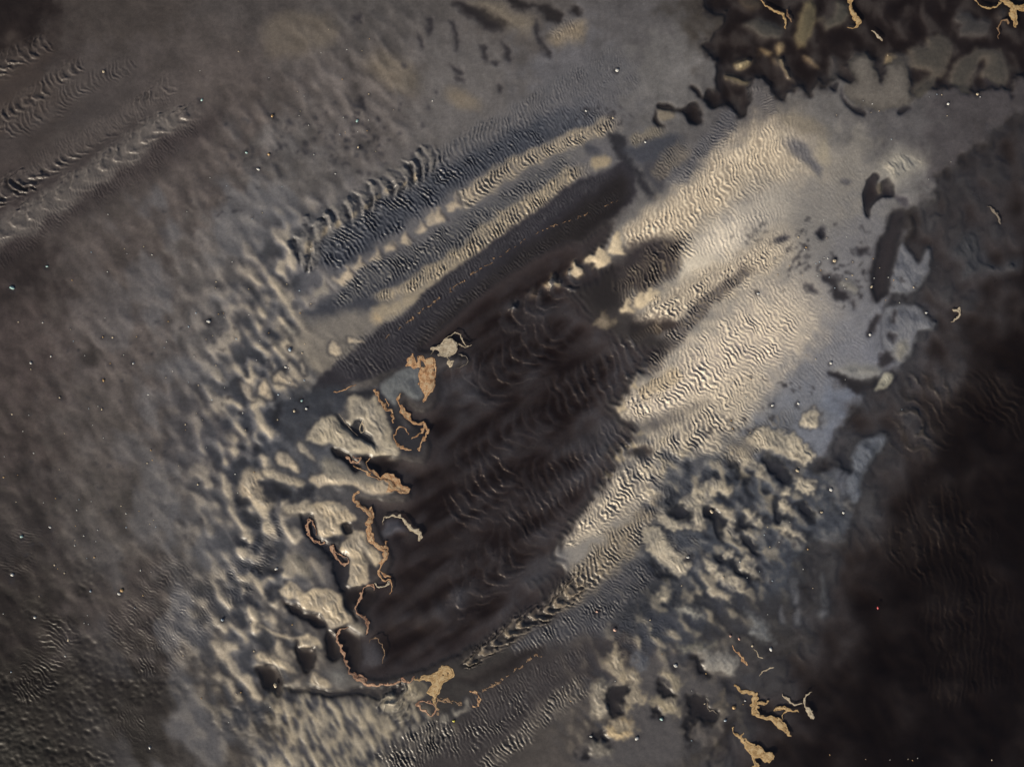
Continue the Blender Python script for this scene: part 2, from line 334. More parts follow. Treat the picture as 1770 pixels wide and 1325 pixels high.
train(P('3', "860,400,8,5 780,420,10,5 690,460,10,5 620,480,8,5"), 2.0, jit=.9, col=(140, 128, 106), op=.5, seed=20, endf=.2)
area(P('3', "400,600 430,570 500,560 520,580 500,620 430,640"), (150, 136, 112), soft=4, z=9)
area(P('3', "360,480 430,490 460,540 430,560 370,530"), (72, 72, 76), soft=5, z=5)
train(P('3', "1300,250,14,6 1180,380,18,6 1120,480,22,6.5 1050,560,22,6.5 960,640,18,6.5 860,740,12,6.5"), 1.7, jit=.4, curve=.4, col=(86, 86, 90), op=.5, seed=21, skew=-.2)
train(P('3', "700,40,26,5 560,130,28,5.5 420,200,26,6 280,270,24,6.5 120,380,22,7"), .8, jit=.35, col=(98, 97, 99), op=.3, seed=22)
for t in ("790,265 860,270 870,305 800,295", "780,300 800,360 830,385 790,380 775,340", "880,295 940,290 1000,255 1035,300 1030,380 970,370 950,320",
          "980,150 1020,180 1050,240 1080,170 1140,190 1200,180 1290,230 1305,270 1290,330 1220,310 1160,270 1100,280 1040,240 990,190",
          "1130,0 1200,10 1220,60 1190,80 1150,70 1150,160 1180,200 1120,170 1120,60"):
    pond(P('3', t), 5, soft=3)
area(P('3', "800,300 860,300 880,330 850,355 810,350"), (128, 118, 102), z=6, soft=3)

# --- bright fan A..E on the right; its warm glow is put into the colours
area(P('', "1300,230 1220,290 1150,345 1085,385 1030,420 1080,450 1100,490 1040,545 1090,585 1140,600 1100,660 1062,700 1120,720 1090,790 1010,880 960,950 1000,1000 1080,960 1180,870 1240,780 1300,700 1370,600 1430,500 1420,400 1400,300 1360,240"), (146, 140, 130), z=8.5, soft=22, warp=8, op=.85)
area(P('', "1240,330 1340,260 1460,300 1540,380 1520,520 1470,620 1380,680 1290,700 1230,640 1300,520"), (124, 122, 121), soft=40, warp=20, op=.7)
area(P('', "1290,300 1380,260 1470,290 1500,340 1430,400 1330,400"), (138, 131, 119), soft=26, warp=20, op=.5)
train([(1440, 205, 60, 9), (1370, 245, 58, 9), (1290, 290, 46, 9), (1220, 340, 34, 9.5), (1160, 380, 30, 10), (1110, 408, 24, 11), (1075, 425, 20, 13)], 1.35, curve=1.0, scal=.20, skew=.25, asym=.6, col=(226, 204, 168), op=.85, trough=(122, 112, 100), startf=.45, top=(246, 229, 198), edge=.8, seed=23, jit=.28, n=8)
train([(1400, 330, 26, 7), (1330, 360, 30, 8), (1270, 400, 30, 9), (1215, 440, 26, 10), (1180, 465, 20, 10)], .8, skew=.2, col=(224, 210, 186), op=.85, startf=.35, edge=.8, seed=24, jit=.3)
area(P('6', "740,330 760,250 830,190 900,190 940,230 900,280 820,300 770,340"), (208, 196, 174), z=10, soft=10)
area(P('', "1275,330 1330,300 1400,330 1440,420 1400,480 1330,500 1300,440"), (122, 118, 112), soft=22, op=.5)
#    dark rippled hollow between A and B
area(P('6', "230,310 400,230 430,160 560,110 700,90 760,110 740,190 700,290 620,370 560,400 440,420 380,480 290,500 240,420"), (56, 51, 51), z=4.5, soft=10, warp=6)
train(P('6', "820,60,22,7 740,150,24,8 650,230,26,8 560,310,26,8 470,390,26,8.5 380,440,22,9"), 2.0, curve=.2, skew=.15, asym=.55, jit=.6, top=(150, 134, 108), seed=25, edge=.5)
for t in ("370,90 380,60 410,100 420,160 440,195 390,200 340,190 340,150", "205,240 215,210 260,170 280,120 310,160 340,220 355,245 300,245 240,275 215,270",
          "118,310 130,250 160,220 165,270 190,300 195,330 150,335", "10,370 25,310 45,300 60,340 85,385 40,388", "480,460 510,420 530,400 545,450 560,480 520,505 490,495",
          "410,540 430,490 445,440 460,490 495,520 450,550", "540,440 565,400 585,380 600,420 640,460 590,470 550,465"):
    area(P('6', t), (206, 186, 152), z=8, dome=2.4, rad=6, soft=2, warp=3, fine=2)
area(P('6', "265,600 280,560 320,500 330,560 370,600 410,600 330,620 290,625"), (128, 114, 94), z=3, dome=3, rad=8, soft=4)
#    B
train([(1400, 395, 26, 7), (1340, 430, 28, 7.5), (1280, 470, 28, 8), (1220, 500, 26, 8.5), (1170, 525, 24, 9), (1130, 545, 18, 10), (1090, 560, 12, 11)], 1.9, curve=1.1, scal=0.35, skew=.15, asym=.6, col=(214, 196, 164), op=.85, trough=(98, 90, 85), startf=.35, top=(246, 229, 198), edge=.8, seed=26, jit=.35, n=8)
area(P('6', "460,600 520,570 600,570 700,560 760,580 720,620 620,650 520,650 440,690 470,640"), (66, 58, 54), z=3, soft=5)
train(P('6', "650,600,8,8 560,640,8,8 480,670,7,9 430,690,5,9"), 2.2, col=(170, 150, 118), op=.5, seed=27, jit=.6)
#    dark crease between B and C
train([(1310, 455, 10, 7), (1250, 500, 11, 7), (1200, 545, 13, 7.5), (1150, 600, 15, 8), (1115, 650, 13, 8)], 2.2, curve=0, skew=.1, asym=.5, col=(66, 63, 66), op=.75, top=(150, 134, 108), seed=28, jit=.5, zz=6)
#    C
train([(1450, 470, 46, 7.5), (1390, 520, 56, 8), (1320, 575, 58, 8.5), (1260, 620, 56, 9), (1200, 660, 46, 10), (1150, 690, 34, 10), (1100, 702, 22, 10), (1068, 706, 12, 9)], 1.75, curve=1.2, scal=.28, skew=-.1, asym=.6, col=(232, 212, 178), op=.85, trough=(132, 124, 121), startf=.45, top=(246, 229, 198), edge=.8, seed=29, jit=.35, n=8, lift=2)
train([(1180, 640, 12, 10), (1140, 665, 12, 10), (1105, 685, 12, 10)], 2, curve=1.0, col=(178, 158, 124), op=.5, seed=30)
area(P('', "1180,700 1240,690 1150,745 1110,735"), (84, 80, 78), z=5, soft=7, op=.8)
#    D
train([(1360, 630, 26, 8), (1290, 680, 34, 8.5), (1220, 735, 38, 9), (1160, 785, 42, 9.5), (1100, 835, 34, 10), (1050, 880, 24, 10), (1005, 918, 15, 10), (972, 945, 8, 9)], 2.0, curve=1.3, scal=.20, skew=.1, asym=.58, col=(214, 196, 164), op=.85, trough=(86, 83, 84), startf=.35, top=(246, 229, 198), edge=.8, seed=31, jit=.35, n=8, lift=2)
area(P('C', "1150,240 1220,230 1260,260 1230,300 1160,300 1120,270"), (64, 58, 55), z=3, soft=5)
train([(1420, 690, 14, 7), (1350, 730, 20, 7), (1290, 770, 20, 7), (1200, 850, 20, 7), (1150, 890, 20, 7), (1080, 940, 20, 7.5), (1010, 990, 18, 8), (960, 1025, 14, 8)], 2.0, curve=.1, skew=-.1, asym=.5, jit=.6, col=(76, 78, 82), op=.65, top=(164, 146, 118), startf=.35, seed=34, n=8)
#    E with its chain of crescents
train([(1200, 830, 18, 8), (1140, 885, 24, 8.5), (1080, 935, 26, 9), (1030, 985, 24, 11), (990, 1020, 22, 14), (955, 1048, 18, 16)], 2.0, curve=1.3, scal=.12, skew=.05, asym=.7, jit=.3, col=(160, 143, 115), op=.7, trough=(90, 86, 83), seed=35, n=8)
train([(1010, 1000, 14, 24), (962, 1045, 16, 24), (914, 1072, 16, 26), (863, 1106, 15, 27), (826, 1135, 11, 28), (795, 1152, 8, 28)], 1.6, curve=1.3, asym=.82, jit=.05, fork=.1, col=(100, 92, 84), op=.7, top=(140, 124, 100), seed=36, n=8, zz=5)
train([(1160, 960, 16, 7), (1100, 1000, 24, 7), (1040, 1050, 26, 7), (990, 1080, 24, 7.5), (930, 1110, 18, 8), (880, 1130, 12, 8)], 1.7, curve=-.3, skew=-.15, asym=.5, jit=.3, col=(60, 61, 66), op=.7, top=(106, 102, 98), seed=37, n=8)
#    faint ripples fading over the grey flat on the right
train([(1520, 300, 60, 7), (1440, 360, 70, 7), (1400, 420, 60, 7)], .3, jit=.4, seed=38)
train([(1480, 560, 50, 6.5), (1420, 620, 50, 7), (1360, 680, 40, 7)], .45, jit=.4, seed=39)

# --- the great pool
area(P('', "975,470 1050,465 1100,540 1160,600 1080,615 1010,575 940,520"), (62, 57, 56), z=.6, soft=14, warp=8, op=.85)
bedcol = (70, 63, 62)
poolP = P('', "1062,384 1010,408 960,425 900,455 830,505 780,545 735,585 724,606 752,612 806,622 768,632 752,650 752,690 732,708 700,690 694,712 720,742 740,772 730,795 690,786 652,790 642,805 645,832 680,842 704,855 690,864 640,856 618,866 640,892 652,925 674,960 668,985 652,1000 632,1010 622,1040 636,1090 600,1085 584,1100 590,1132 608,1162 650,1180 720,1166 780,1140 830,1116 900,1072 958,1025 985,990 968,955 1010,885 1062,812 1092,760 1100,732 1066,712 1090,670 1125,622 1140,602 1100,594 1060,575 1030,548 1010,520 990,500 1040,490 1060,460 1030,450")
pq = crom(poolP, 3, True); slP = bbox(pq, 40)
xx, yy = warped(slP, 2.5, 1.5)
sdP = sdf_poly(pq, xx, yy)
rt = sstep(880, 960, U[slP] + .25 * (V[slP] - 700)) * sstep(380, 430, V[slP])
cf = (U[slP] * .84 - V[slP] * .54 + 14 * noise(60, 821, octv=2, u=U[slP], v=V[slP])) / 11.0
comb = .5 + .5 * np.cos(2 * np.pi * cf)
sdP = sdP - rt * (15 * comb ** 1.5 * (.4 + .8 * np.abs(noise(45, 822, u=U[slP], v=V[slP]))) + 9 * noise(38, 823, u=U[slP], v=V[slP]) - 3)
mP = sstep(-10, 8, sdP)
Z[slP] = Z[slP] * (1 - mP) + (-np.minimum(np.maximum(sdP, 0) * (.16 - .08 * rt), 5.2) - .4) * mP
ZR[slP] *= 1 - .8 * sstep(0, 30, sdP)
tint(slP, sstep(-12, 14, sdP) * .92, bedcol)
mp = sstep(6, 34, sdP)
stk = noise(26, 824, ang=-33, stretch=5, octv=3, u=U[slP], v=V[slP])
d1 = noise(34, 811, ang=-35, stretch=1.5, octv=3, u=U[slP], v=V[slP]); d2 = noise(15, 812, ang=60, stretch=1.6, octv=2, u=U[slP], v=V[slP])
Z[slP] += mp * (d1 * 2.2 + np.abs(d2) * 1.0 - 1.2)
tint(slP, mp * np.clip(d1 * .8, 0, .6), (82, 83, 88)); tint(slP, mp * np.clip(-stk * 1.5, 0, .75), (46, 37, 34)); tint(slP, mp * np.clip(stk * 1.3, 0, .6), (84, 82, 84)); Z[slP] += mp * stk * 1.4
#    small barchans stepping down into the pool
for u, v, r, c_, z_ in ((957, 486, 15, (178, 160, 130), 5), (994, 465, 18, (200, 180, 148), 6.5), (1034, 441, 21, (206, 186, 152), 7), (1064, 424, 17, (206, 188, 156), 7), (925, 505, 13, (112, 102, 90), 1), (882, 531, 13, (92, 86, 80), -.6),
      (1046, 552, 20, (132, 119, 101), 1.5), (1083, 530, 15, (200, 181, 148), 6), (1107, 518, 14, (206, 187, 154), 7), (1127, 507, 13, (206, 187, 154), 7), (1074, 702, 13, (190, 172, 142), 5),
      (1092, 768, 9, (170, 154, 126), 4), (1074, 790, 10, (170, 154, 126), 4), (1052, 815, 9, (160, 145, 120), 4), (1108, 745, 9, (170, 154, 126), 5), (1100, 665, 9, (176, 160, 132), 5)):
    q = [(u - r * 1.05, v + r * .5), (u - r * .35, v - r * .2), (u - r * .05, v - r * 1.1), (u + r * .25, v - r * .35), (u + r * .95, v + r * .35), (u + r * .15, v + r * .65), (u - r * .5, v + r * .75)]
    area(q, c_, z=z_, dome=2.4, rad=7, soft=2.2, warp=8, fine=4, grain=.06)
for k_, (u0_, v0_, u1_, v1_) in enumerate(((1010, 560, 800, 700), (1060, 640, 800, 830), (1060, 740, 760, 930), (960, 700, 760, 820), (1000, 860, 760, 1030), (900, 600, 760, 680))):
    pts_ = [(u0_ + (u1_ - u0_) * t_ / 4, v0_ + (v1_ - v0_) * t_ / 4, 24 + 3 * t_, 15 + 3.5 * t_) for t_ in range(5)]
    train(pts_, .34, curve=.9, asym=.8, jit=.12, fork=.15, edge=.8, endf=.25, seed=70 + k_, top=(80, 78, 81))
#    drowned dunes
def drowned(fr, txt, h=4, col=(84, 85, 89), soft=9):
    area(P(fr, txt), col, z=h, soft=soft, mode='add', op=.6, warp=5)
for t in ("190,790 280,790 330,850 260,850 200,840", "100,1070 180,1060 190,1140 110,1160", "200,1040 290,1050 310,1120 230,1130", "0,1150 80,1160 90,1240 20,1250", "380,900 460,920 480,980 410,1000", "700,250 960,80 1060,100 1020,200 920,320 760,290", "100,520 200,540 220,600 130,600", "560,870 760,860 700,960 560,1050 500,1010"):
    drowned('C', t, 3.0)
for t in ("870,930 1000,910 1050,1010 960,1090 870,1060", "1040,960 1150,1040 1110,1060 1050,1050", "860,1120 1000,1090 1060,1150 930,1170", "1240,470 1350,470 1480,520 1450,560 1260,540", "1400,480 1560,480 1640,560 1500,560"):
    drowned('5', t, 3.0)
train([(1110, 600, 30, 16), (1040, 650, 34, 16), (960, 700, 36, 18)], .8, asym=.7, seed=40, jit=.2, skew=.2, top=(84, 83, 86))
train([(1090, 740, 30, 12), (1020, 800, 34, 12), (950, 850, 36, 13), (880, 920, 30, 14)], .8, asym=.7, seed=41, jit=.2, skew=.2, top=(84, 83, 86))
train([(1000, 470, 20, 22), (930, 520, 24, 24), (860, 570, 30, 26)], .8, asym=.8, seed=42, jit=.2, curve=.8, top=(84, 83, 86))
train([(960, 560, 30, 22), (900, 610, 34, 24), (830, 680, 40, 28)], .7, asym=.8, jit=.15, fork=.2, curve=1.0, seed=43, top=(84, 82, 84))
train([(900, 960, 24, 26), (840, 1010, 26, 28), (780, 1060, 26, 30)], .7, asym=.8, jit=.15, fork=.2, curve=1.0, seed=44, top=(84, 82, 84))
train([(880, 800, 34, 16), (820, 860, 34, 18), (780, 900, 30, 20)], .8, asym=.75, jit=.15, fork=.2, curve=.5, seed=45, top=(84, 83, 86))
area(P('G', "640,90 720,60 760,110 740,200 680,230 640,180"), (84, 84, 88), z=3, mode='add', soft=6, op=.6)
area(P('G', "520,150 600,130 620,240 570,280 530,230"), (78, 76, 78), z=3, mode='add', soft=6, op=.5)
area(P('G', "400,190 500,210 560,290 500,340 430,300"), (78, 74, 72), z=3, mode='add', soft=6, op=.5)
area(P('B', "750,1000 770,920 820,890 860,900 890,950 875,1010 820,1035"), (86, 85, 88), z=.6, soft=5, dome=1)
area(P('B', "880,250 890,200 920,165 970,160 1010,200 1040,240 990,250 930,262"), (100, 100, 106), z=1.5, soft=4, dome=2)

# --- left shore: sand spits and islands
def sand(fr, txt, col=TAN, z=6.5, dome=3.5, rad=16, soft=3, warp=3, fine=2, **k):
    sl, sd, m = area(P(fr, txt), col, z=z, dome=dome, rad=rad, soft=soft, warp=warp, fine=fine, **k)
    h = lump[sl] * 3.0 + noise(9, 714, ang=70, stretch=1.6, octv=2, u=U[sl], v=V[sl]) * 1.6
    inn = sstep(0, 12, sd)
    Z[sl] += inn * h
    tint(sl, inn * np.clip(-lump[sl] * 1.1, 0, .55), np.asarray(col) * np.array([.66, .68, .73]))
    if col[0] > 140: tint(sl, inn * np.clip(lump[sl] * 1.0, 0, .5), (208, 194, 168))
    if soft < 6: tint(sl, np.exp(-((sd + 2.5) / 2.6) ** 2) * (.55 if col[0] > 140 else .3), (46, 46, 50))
    ZR[sl] += inn * (.8 if col[0] > 140 else .3) * noise(4.6, 715, ang=62, stretch=3.2, octv=1, u=U[sl] + 6 * W30x[sl], v=V[sl] + 6 * W30y[sl])
DRK = (56, 56, 60)
area(P('A', "420,760 520,720 640,760 720,780 760,830 850,900 760,880 640,880 560,980 620,1040 520,1060 400,1020 280,1000 330,900 300,820"), (72, 74, 79), z=4.5, soft=8, op=.8)
area(P('A', "340,560 380,490 480,470 560,430 700,380 800,430 820,520 760,570 700,600 560,700 540,760 450,770 400,700 350,640"), (58, 60, 65), z=4.2, soft=7, fine=4)
area(P('A', "820,430 960,410 1040,380 1120,500 1130,640 1110,700 1100,620 1050,520 1000,440 940,470 850,450"), (52, 52, 56), z=2, soft=4)
area(P('A', "1090,560 1140,560 1180,640 1290,660 1300,760 1260,820 1180,810 1100,740"), (58, 57, 60), z=2, soft=4)
sand('A', "1020,380 1100,330 1160,285 1240,270 1265,300 1270,360 1288,430 1280,470 1210,470 1150,430 1120,520 1080,480 1030,430", (102, 104, 103), dome=2)
sand('A', "820,480 850,455 900,470 940,490 975,445 1000,480 1035,540 1065,600 1085,660 1100,740 1150,800 1130,840 1070,850 990,845 930,828 870,835 810,812 770,790 700,762 620,760 560,745 565,700 600,640 650,590 720,580 780,600 830,590", (166, 154, 131))
sand('A', "820,500 860,480 960,500 1040,590 1060,720 1000,760 960,700 900,620 830,580", (160, 149, 129), z=9, dome=2, soft=8, rad=20)
pond(P('A', "745,565 790,600 830,650 870,600 905,600 918,640 915,690 960,720 1000,765 950,760 890,735 830,700 775,630"), 3, soft=2.5, col=(50, 52, 57))
sand('A', "560,985 640,960 720,940 800,955 900,985 1000,1000 1040,980 1100,1000 1100,1065 1050,1078 960,1078 890,1045 800,1025 700,1025 620,1030", (184, 167, 140), soft=4)
sand('A', "640,870 700,850 800,920 900,950 1000,975 960,1010 800,980 680,960", (122, 116, 104), soft=6, dome=2)
pond(P('A', "700,790 760,800 820,830 900,890 860,930 790,880 730,850"), 4, soft=3)
pond(P('A', "890,850 960,835 1110,850 1150,880 1050,960 990,950 940,910 930,870"), 6, soft=3)
sand('A', "350,850 380,815 430,840 490,900 495,945 420,910 370,890", (184, 168, 142), soft=4)
sand('A', "260,930 340,925 440,965 525,1000 520,1045 420,1015 330,985", (171, 157, 133), soft=5)
sand('A', "115,1050 150,960 195,915 240,945 280,1030 345,1120 310,1180 240,1160 140,1110", (179, 162, 135), soft=6)
sand('A', "240,400 275,365 320,420 335,475 290,470 255,440", (188, 171, 144), soft=4)
sand('A', "340,345 375,300 430,330 490,395 450,395 395,370", (190, 173, 146), soft=4)
sand('A', "690,130 715,115 750,150 780,190 710,195", (184, 168, 142), soft=3)
sand('A', "808,85 850,100 925,115 880,125 818,118", (188, 171, 144), soft=3)
sand('A', "500,740 545,775 610,870 560,850 500,800", (151, 141, 124), soft=5)
sand('A', "120,370 180,390 225,480 190,470 140,420", (149, 138, 122), soft=5, dome=2)
sand('A', "500,240 530,240 550,320 530,310", (160, 149, 131), soft=4, dome=2)
sand('A', "400,15 460,10 490,50 440,60 410,40", (124, 119, 110), soft=5, dome=2)
sand('A', "420,1160 560,1120 620,1170 520,1200 430,1190", (160, 148, 128), soft=5)
for t in ("340,540 370,500 395,540 390,610 360,640 335,600", "205,780 240,770 260,820 230,850 200,830", "150,280 190,290 190,330 160,330", "250,990 400,1020 440,1090 350,1130 270,1060", "500,1040 600,1020 620,1080 560,1110 490,1110", "280,240 300,230 330,290 310,290"):
    area(P('A', t), (48, 49, 54), z=3, soft=4, fine=3)
# lower left shore
pond(P('B', "385,125 470,125 500,160 515,260 570,300 640,300 640,345 690,400 690,470 670,540 740,570 700,610 650,590 600,500 600,420 560,380 480,310 440,250 420,180"), 3.5, soft=5, col=(52, 52, 57))
pond(P('B', "690,560 800,545 860,590 840,660 760,720 740,660 720,700 740,750 700,740 660,660 660,600"), 4, soft=4)
sand('B', "440,90 500,60 600,55 660,90 740,150 700,180 690,200 720,230 780,235 800,300 860,350 880,395 850,440 810,420 800,480 805,520 740,555 680,540 700,440 690,385 640,355 630,320 690,265 640,255 560,270 510,255 500,190 470,130", (181, 164, 136), fine=3, warp=2)
sand('B', "300,95 400,80 470,90 460,125 350,130", (160, 148, 127), soft=6)
pond(P('B', "640,195 690,185 708,235 670,250"), 3, soft=2, warp=1)
area(P('B', "560,265 600,255 660,262 640,310 610,330 580,290"), (50, 50, 54), z=2, soft=3)
area(P('B', "770,330 800,370 830,420 800,430 780,390"), (70, 66, 62), z=4, soft=3)
sand('B', "275,585 350,530 420,590 500,560 590,575 660,630 650,665 680,700 720,750 700,778 640,780 605,806 560,780 540,720 480,702 415,695 400,640 330,620", (190, 172, 142))
sand('B', "160,775 250,825 340,855 400,845 440,815 470,850 510,880 530,930 490,905 450,925 400,915 390,870 340,870 250,850", (188, 171, 142), soft=3.5)
sand('B', "132,962 170,938 250,968 330,1010 390,1060 320,1050 200,1005", (175, 159, 132), soft=5)
sand('B', "462,1110 485,1055 560,1110 595,1140 550,1162 480,1145", (166, 151, 126), soft=4)
sand('B', "300,400 390,365 450,420 472,500 400,490 340,450", (128, 120, 106), soft=7)
sand('B', "580,1050 640,1040 690,1080 660,1130 600,1130", (100, 98, 94), soft=8, dome=2)
sand('B', "690,790 720,760 780,790 790,840 740,830", (120, 112, 98), soft=4, dome=2)
for t in ("385,865 400,920 470,905 500,940 490,1010 440,1070 400,1010 370,940", "150,1025 220,1015 290,1060 300,1120 275,1210 210,1160 160,1090",
          "300,630 350,660 400,665 430,720 520,715 560,800 500,800 420,740 340,700", "610,800 680,790 740,850 760,960 740,1060 690,1040 660,960 625,870", "560,820 620,860 640,960 600,1000 550,920"):
    pond(P('B', t), 4, soft=4)
for t in ("70,610 100,590 130,630 80,645", "210,590 250,570 260,640 215,640", "190,340 240,320 245,370 200,390", "10,270 80,270 70,310 10,310", "130,430 300,430 290,480 180,480 130,470", "160,710 210,740 190,745", "20,0 60,30 100,80 60,90 20,40"):
    area(P('B', t), (48, 49, 54), z=3, soft=4, fine=3)
pond(P('B', "300,1150 460,1150 600,1160 760,1150 900,1150 1010,1130 1010,1170 900,1200 860,1230 700,1190 560,1200 400,1190"), 2.5, soft=6, col=(48, 46, 48))
# hummocks along the bottom: long tan backs running down to the right
sl = bbox([(380, 1190), (900, 1600)], 60)
hb = noise(10, 821, ang=62, stretch=3.2, octv=2, u=U[sl], v=V[sl])
hm = sstep(-22, 12, sdf_poly(crom(P('', "470,1200 560,1205 640,1210 700,1200 720,1230 800,1262 760,1280 700,1300 640,1345 600,1600 380,1600 430,1340 480,1280"), 3, True), *warped(sl, 8, 3)))
Z[sl] += hm * hb * 4.0
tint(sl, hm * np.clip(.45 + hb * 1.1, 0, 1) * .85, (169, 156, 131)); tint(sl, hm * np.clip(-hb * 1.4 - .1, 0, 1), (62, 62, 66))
sand('B', "1008,1190 1030,1140 1080,1108 1120,1115 1150,1150 1140,1190 1100,1228 1040,1225", (160, 146, 119))
sand('B', "875,1255 915,1200 955,1185 970,1225 1010,1270 940,1290 890,1285", (145, 136, 117))
area(P('G', "415,625 450,620 490,680 480,715 450,700"), (92, 86, 76), z=8, soft=3)
for t in ("570,840 600,835 620,870 600,895 575,880", "640,790 660,810 720,790 710,750 740,740 760,800 720,820 670,850 645,830", "455,890 490,870 510,890 480,920 460,930", "400,900 420,885 430,930 410,945", "355,920 380,905 390,960 365,980", "305,960 325,940 340,1000 320,1010"):
    sand('G', t, (143, 136, 122), dome=2.5, rad=8, z=6)
# --- dark rippled apron, bottom
area(P('', "1050,1100 1120,1130 1080,1165 1010,1190 940,1240 870,1320 840,1600 620,1600 680,1330 740,1280 800,1240 830,1190 900,1140 980,1110"), (54, 50, 50), z=4.5, soft=14, op=.85)
area(P('G', "650,600 820,640 1000,560 1200,440 1150,420 1000,470 830,560 700,600"), (46, 41, 40), z=2.5, soft=8)
train(P('G', "1500,430,16,6.5 1300,540,18,6.5 1100,650,20,7 900,760,22,7.5 750,850,20,8"), .9, jit=.3, top=(80, 76, 74), seed=51, n=8)
train(P('G', "1500,620,18,8 1300,750,18,8 1150,860,16,8.5 1060,960,16,9 920,1080,16,9 820,1180,16,9"), 1.6, jit=.35, col=(84, 79, 74), op=.35, top=(141, 132, 117), seed=52, n=8)
train(P('G', "1200,680,20,8 900,880,24,8.5 700,990,24,9 560,1060,22,9"), 1.1, jit=.35, top=(74, 71, 70), seed=53, n=8)
train(P('G', "650,880,16,8 560,940,22,8 460,1000,28,8.5 350,1080,30,9 250,1180,30,9"), 1.9, jit=.35, skew=.35, col=(52, 50, 51), op=.6, top=(124, 118, 106), seed=54, n=8)
train(P('G', "230,690,30,13 330,760,26,14 420,830,20,14"), 1.5, jit=.5, top=(110, 104, 92), seed=55, n=8)

# --- right: inlets, ink-dark pools, grey shoals
rp = P('4', "1600,420 1384,540 1345,580 1290,600 1230,650 1195,720 1090,765 1045,830 960,880 905,950 915,1010 830,1040 800,1080 780,1180 740,1325") + P('7', "600,560 640,700 660,840 560,910 470,920 380,880 300,860 270,885 330,930 420,960 440,1020 380,1100 310,1200 265,1290 240,1380") + \
     P('D', "1100,260 990,350 1060,380 1160,360 1260,330 1250,430 1290,500 1270,600 1230,690 1180,800 1060,760 980,800 900,900 900,1010 1000,1160 900,1250 1000,1325") + P('', "1330,1130 1290,1160 1246,1176 1268,1215 1258,1255 1225,1300 1215,1400 1190,1700 2200,1700 2200,100")
slR, sdR, mR = area(rp, None, None, soft=10, warp=10, smooth=False)
gmx = noise(60, 833, octv=3, u=U[slR], v=V[slR])
deep = sstep(1560, 1770, U[slR] + .5 * (V[slR] - 700) + 30 * gmx)
gm = noise(60, 831, ang=70, stretch=1.2, octv=3, u=U[slR], v=V[slR])
flow = noise(26, 832, ang=75, stretch=2.5, octv=3, u=U[slR] + 40 * gm, v=V[slR])
bed = -.5 - 1.6 * sstep(0, 130, sdR) - 6.5 * deep + gm * 3.4 * sstep(-10, 60, sdR) + flow * 1.6
Z[slR] = Z[slR] * (1 - mR) + bed * mR
tint(slR, mR * .75 * (1 - deep), (82, 78, 78)); tint(slR, mR * .8 * deep, (52, 45, 41))
tint(slR, mR * np.clip(gm - .1, 0, .9) * (1 - deep * .8), (96, 94, 95)); tint(slR, mR * np.clip(-gm - .05, 0, .8), (50, 43, 39))
for t in ("600,365 640,250 690,140 740,165 790,245 820,175 870,155 860,290 810,370 730,425 620,412", "580,600 610,500 670,478 790,488 835,550 912,580 880,632 795,640 765,740 670,835 640,790 600,740"):
    sand('7', t, (112, 112, 114), z=5, dome=2.5, soft=4, warp=3)
sand('7', "1000,140 1060,80 1120,60 1160,150 1240,260 1391,200 1391,280 1260,320 1150,290 1060,350 1030,330 1040,240 980,190", (86, 86, 88), z=1, dome=2, soft=8)
sand('D', "1215,345 1250,270 1290,200 1380,165 1440,175 1420,240 1360,310 1310,420 1290,540 1240,560 1200,440 1230,390", (100, 103, 108), z=4, dome=2, soft=5)
for t, c in (("540,555 585,555 560,600 530,660 500,670 508,600", 0), ("640,515 672,540 660,582 638,565", 0), ("615,640 668,650 660,695 620,672", 0), ("552,842 575,780 615,748 642,800 595,842", 0), ("235,295 275,300 320,330 345,395 400,430 390,458 310,450 292,380 240,335", 0), ("138,365 180,375 215,410 200,420 150,385", 0), ("410,460 435,460 430,520 415,500", 0), ("450,150 500,150 515,180 470,205 440,180", 0), ("205,70 230,50 250,90 225,95", 0), ("270,868 340,880 440,905 565,900 545,960 440,985 400,960 280,895", 0)):
    area(P('7', t), (60, 57, 59), z=2.4, soft=4, warp=5, fine=3)
sand('7', "330,360 380,350 430,385 440,420 400,410 345,385", (122, 118, 110), soft=5, z=6)
sand('7', "310,850 420,820 520,830 590,870 540,900 440,900", (126, 124, 118), soft=7, z=6, dome=2)
sand('7', "540,975 565,925 600,875 655,890 632,935 600,968", (188, 182, 160), soft=1.5, z=3, dome=2, warp=1)
sand('7', "680,700 720,690 740,730 700,790 670,800 650,760", (126, 122, 112), soft=6, z=6)
sand('7', "130,1080 190,1060 240,1110 250,1180 180,1160 140,1120", (122, 120, 118), soft=7, dome=2)
for q_, a_ in (([(1700, 860, 60, 15), (1640, 920, 70, 16), (1560, 1000, 60, 16)], 3.2), ([(1760, 1010, 60, 14), (1690, 1060, 60, 14), (1600, 1110, 50, 14)], 3.2), ([(1770, 1120, 40, 12), (1690, 1160, 44, 12), (1600, 1200, 40, 12)], 3.0), ([(1750, 650, 60, 16), (1710, 740, 60, 16)], 3.0), ([(1640, 640, 40, 24), (1600, 720, 44, 26), (1580, 800, 40, 26)], 3.4)):
    train(q_, a_ * .22, jit=.35, fork=.3, skew=.5, seed=int(q_[0][0]) % 97, top=(66, 60, 54), endf=.2, edge=.6)
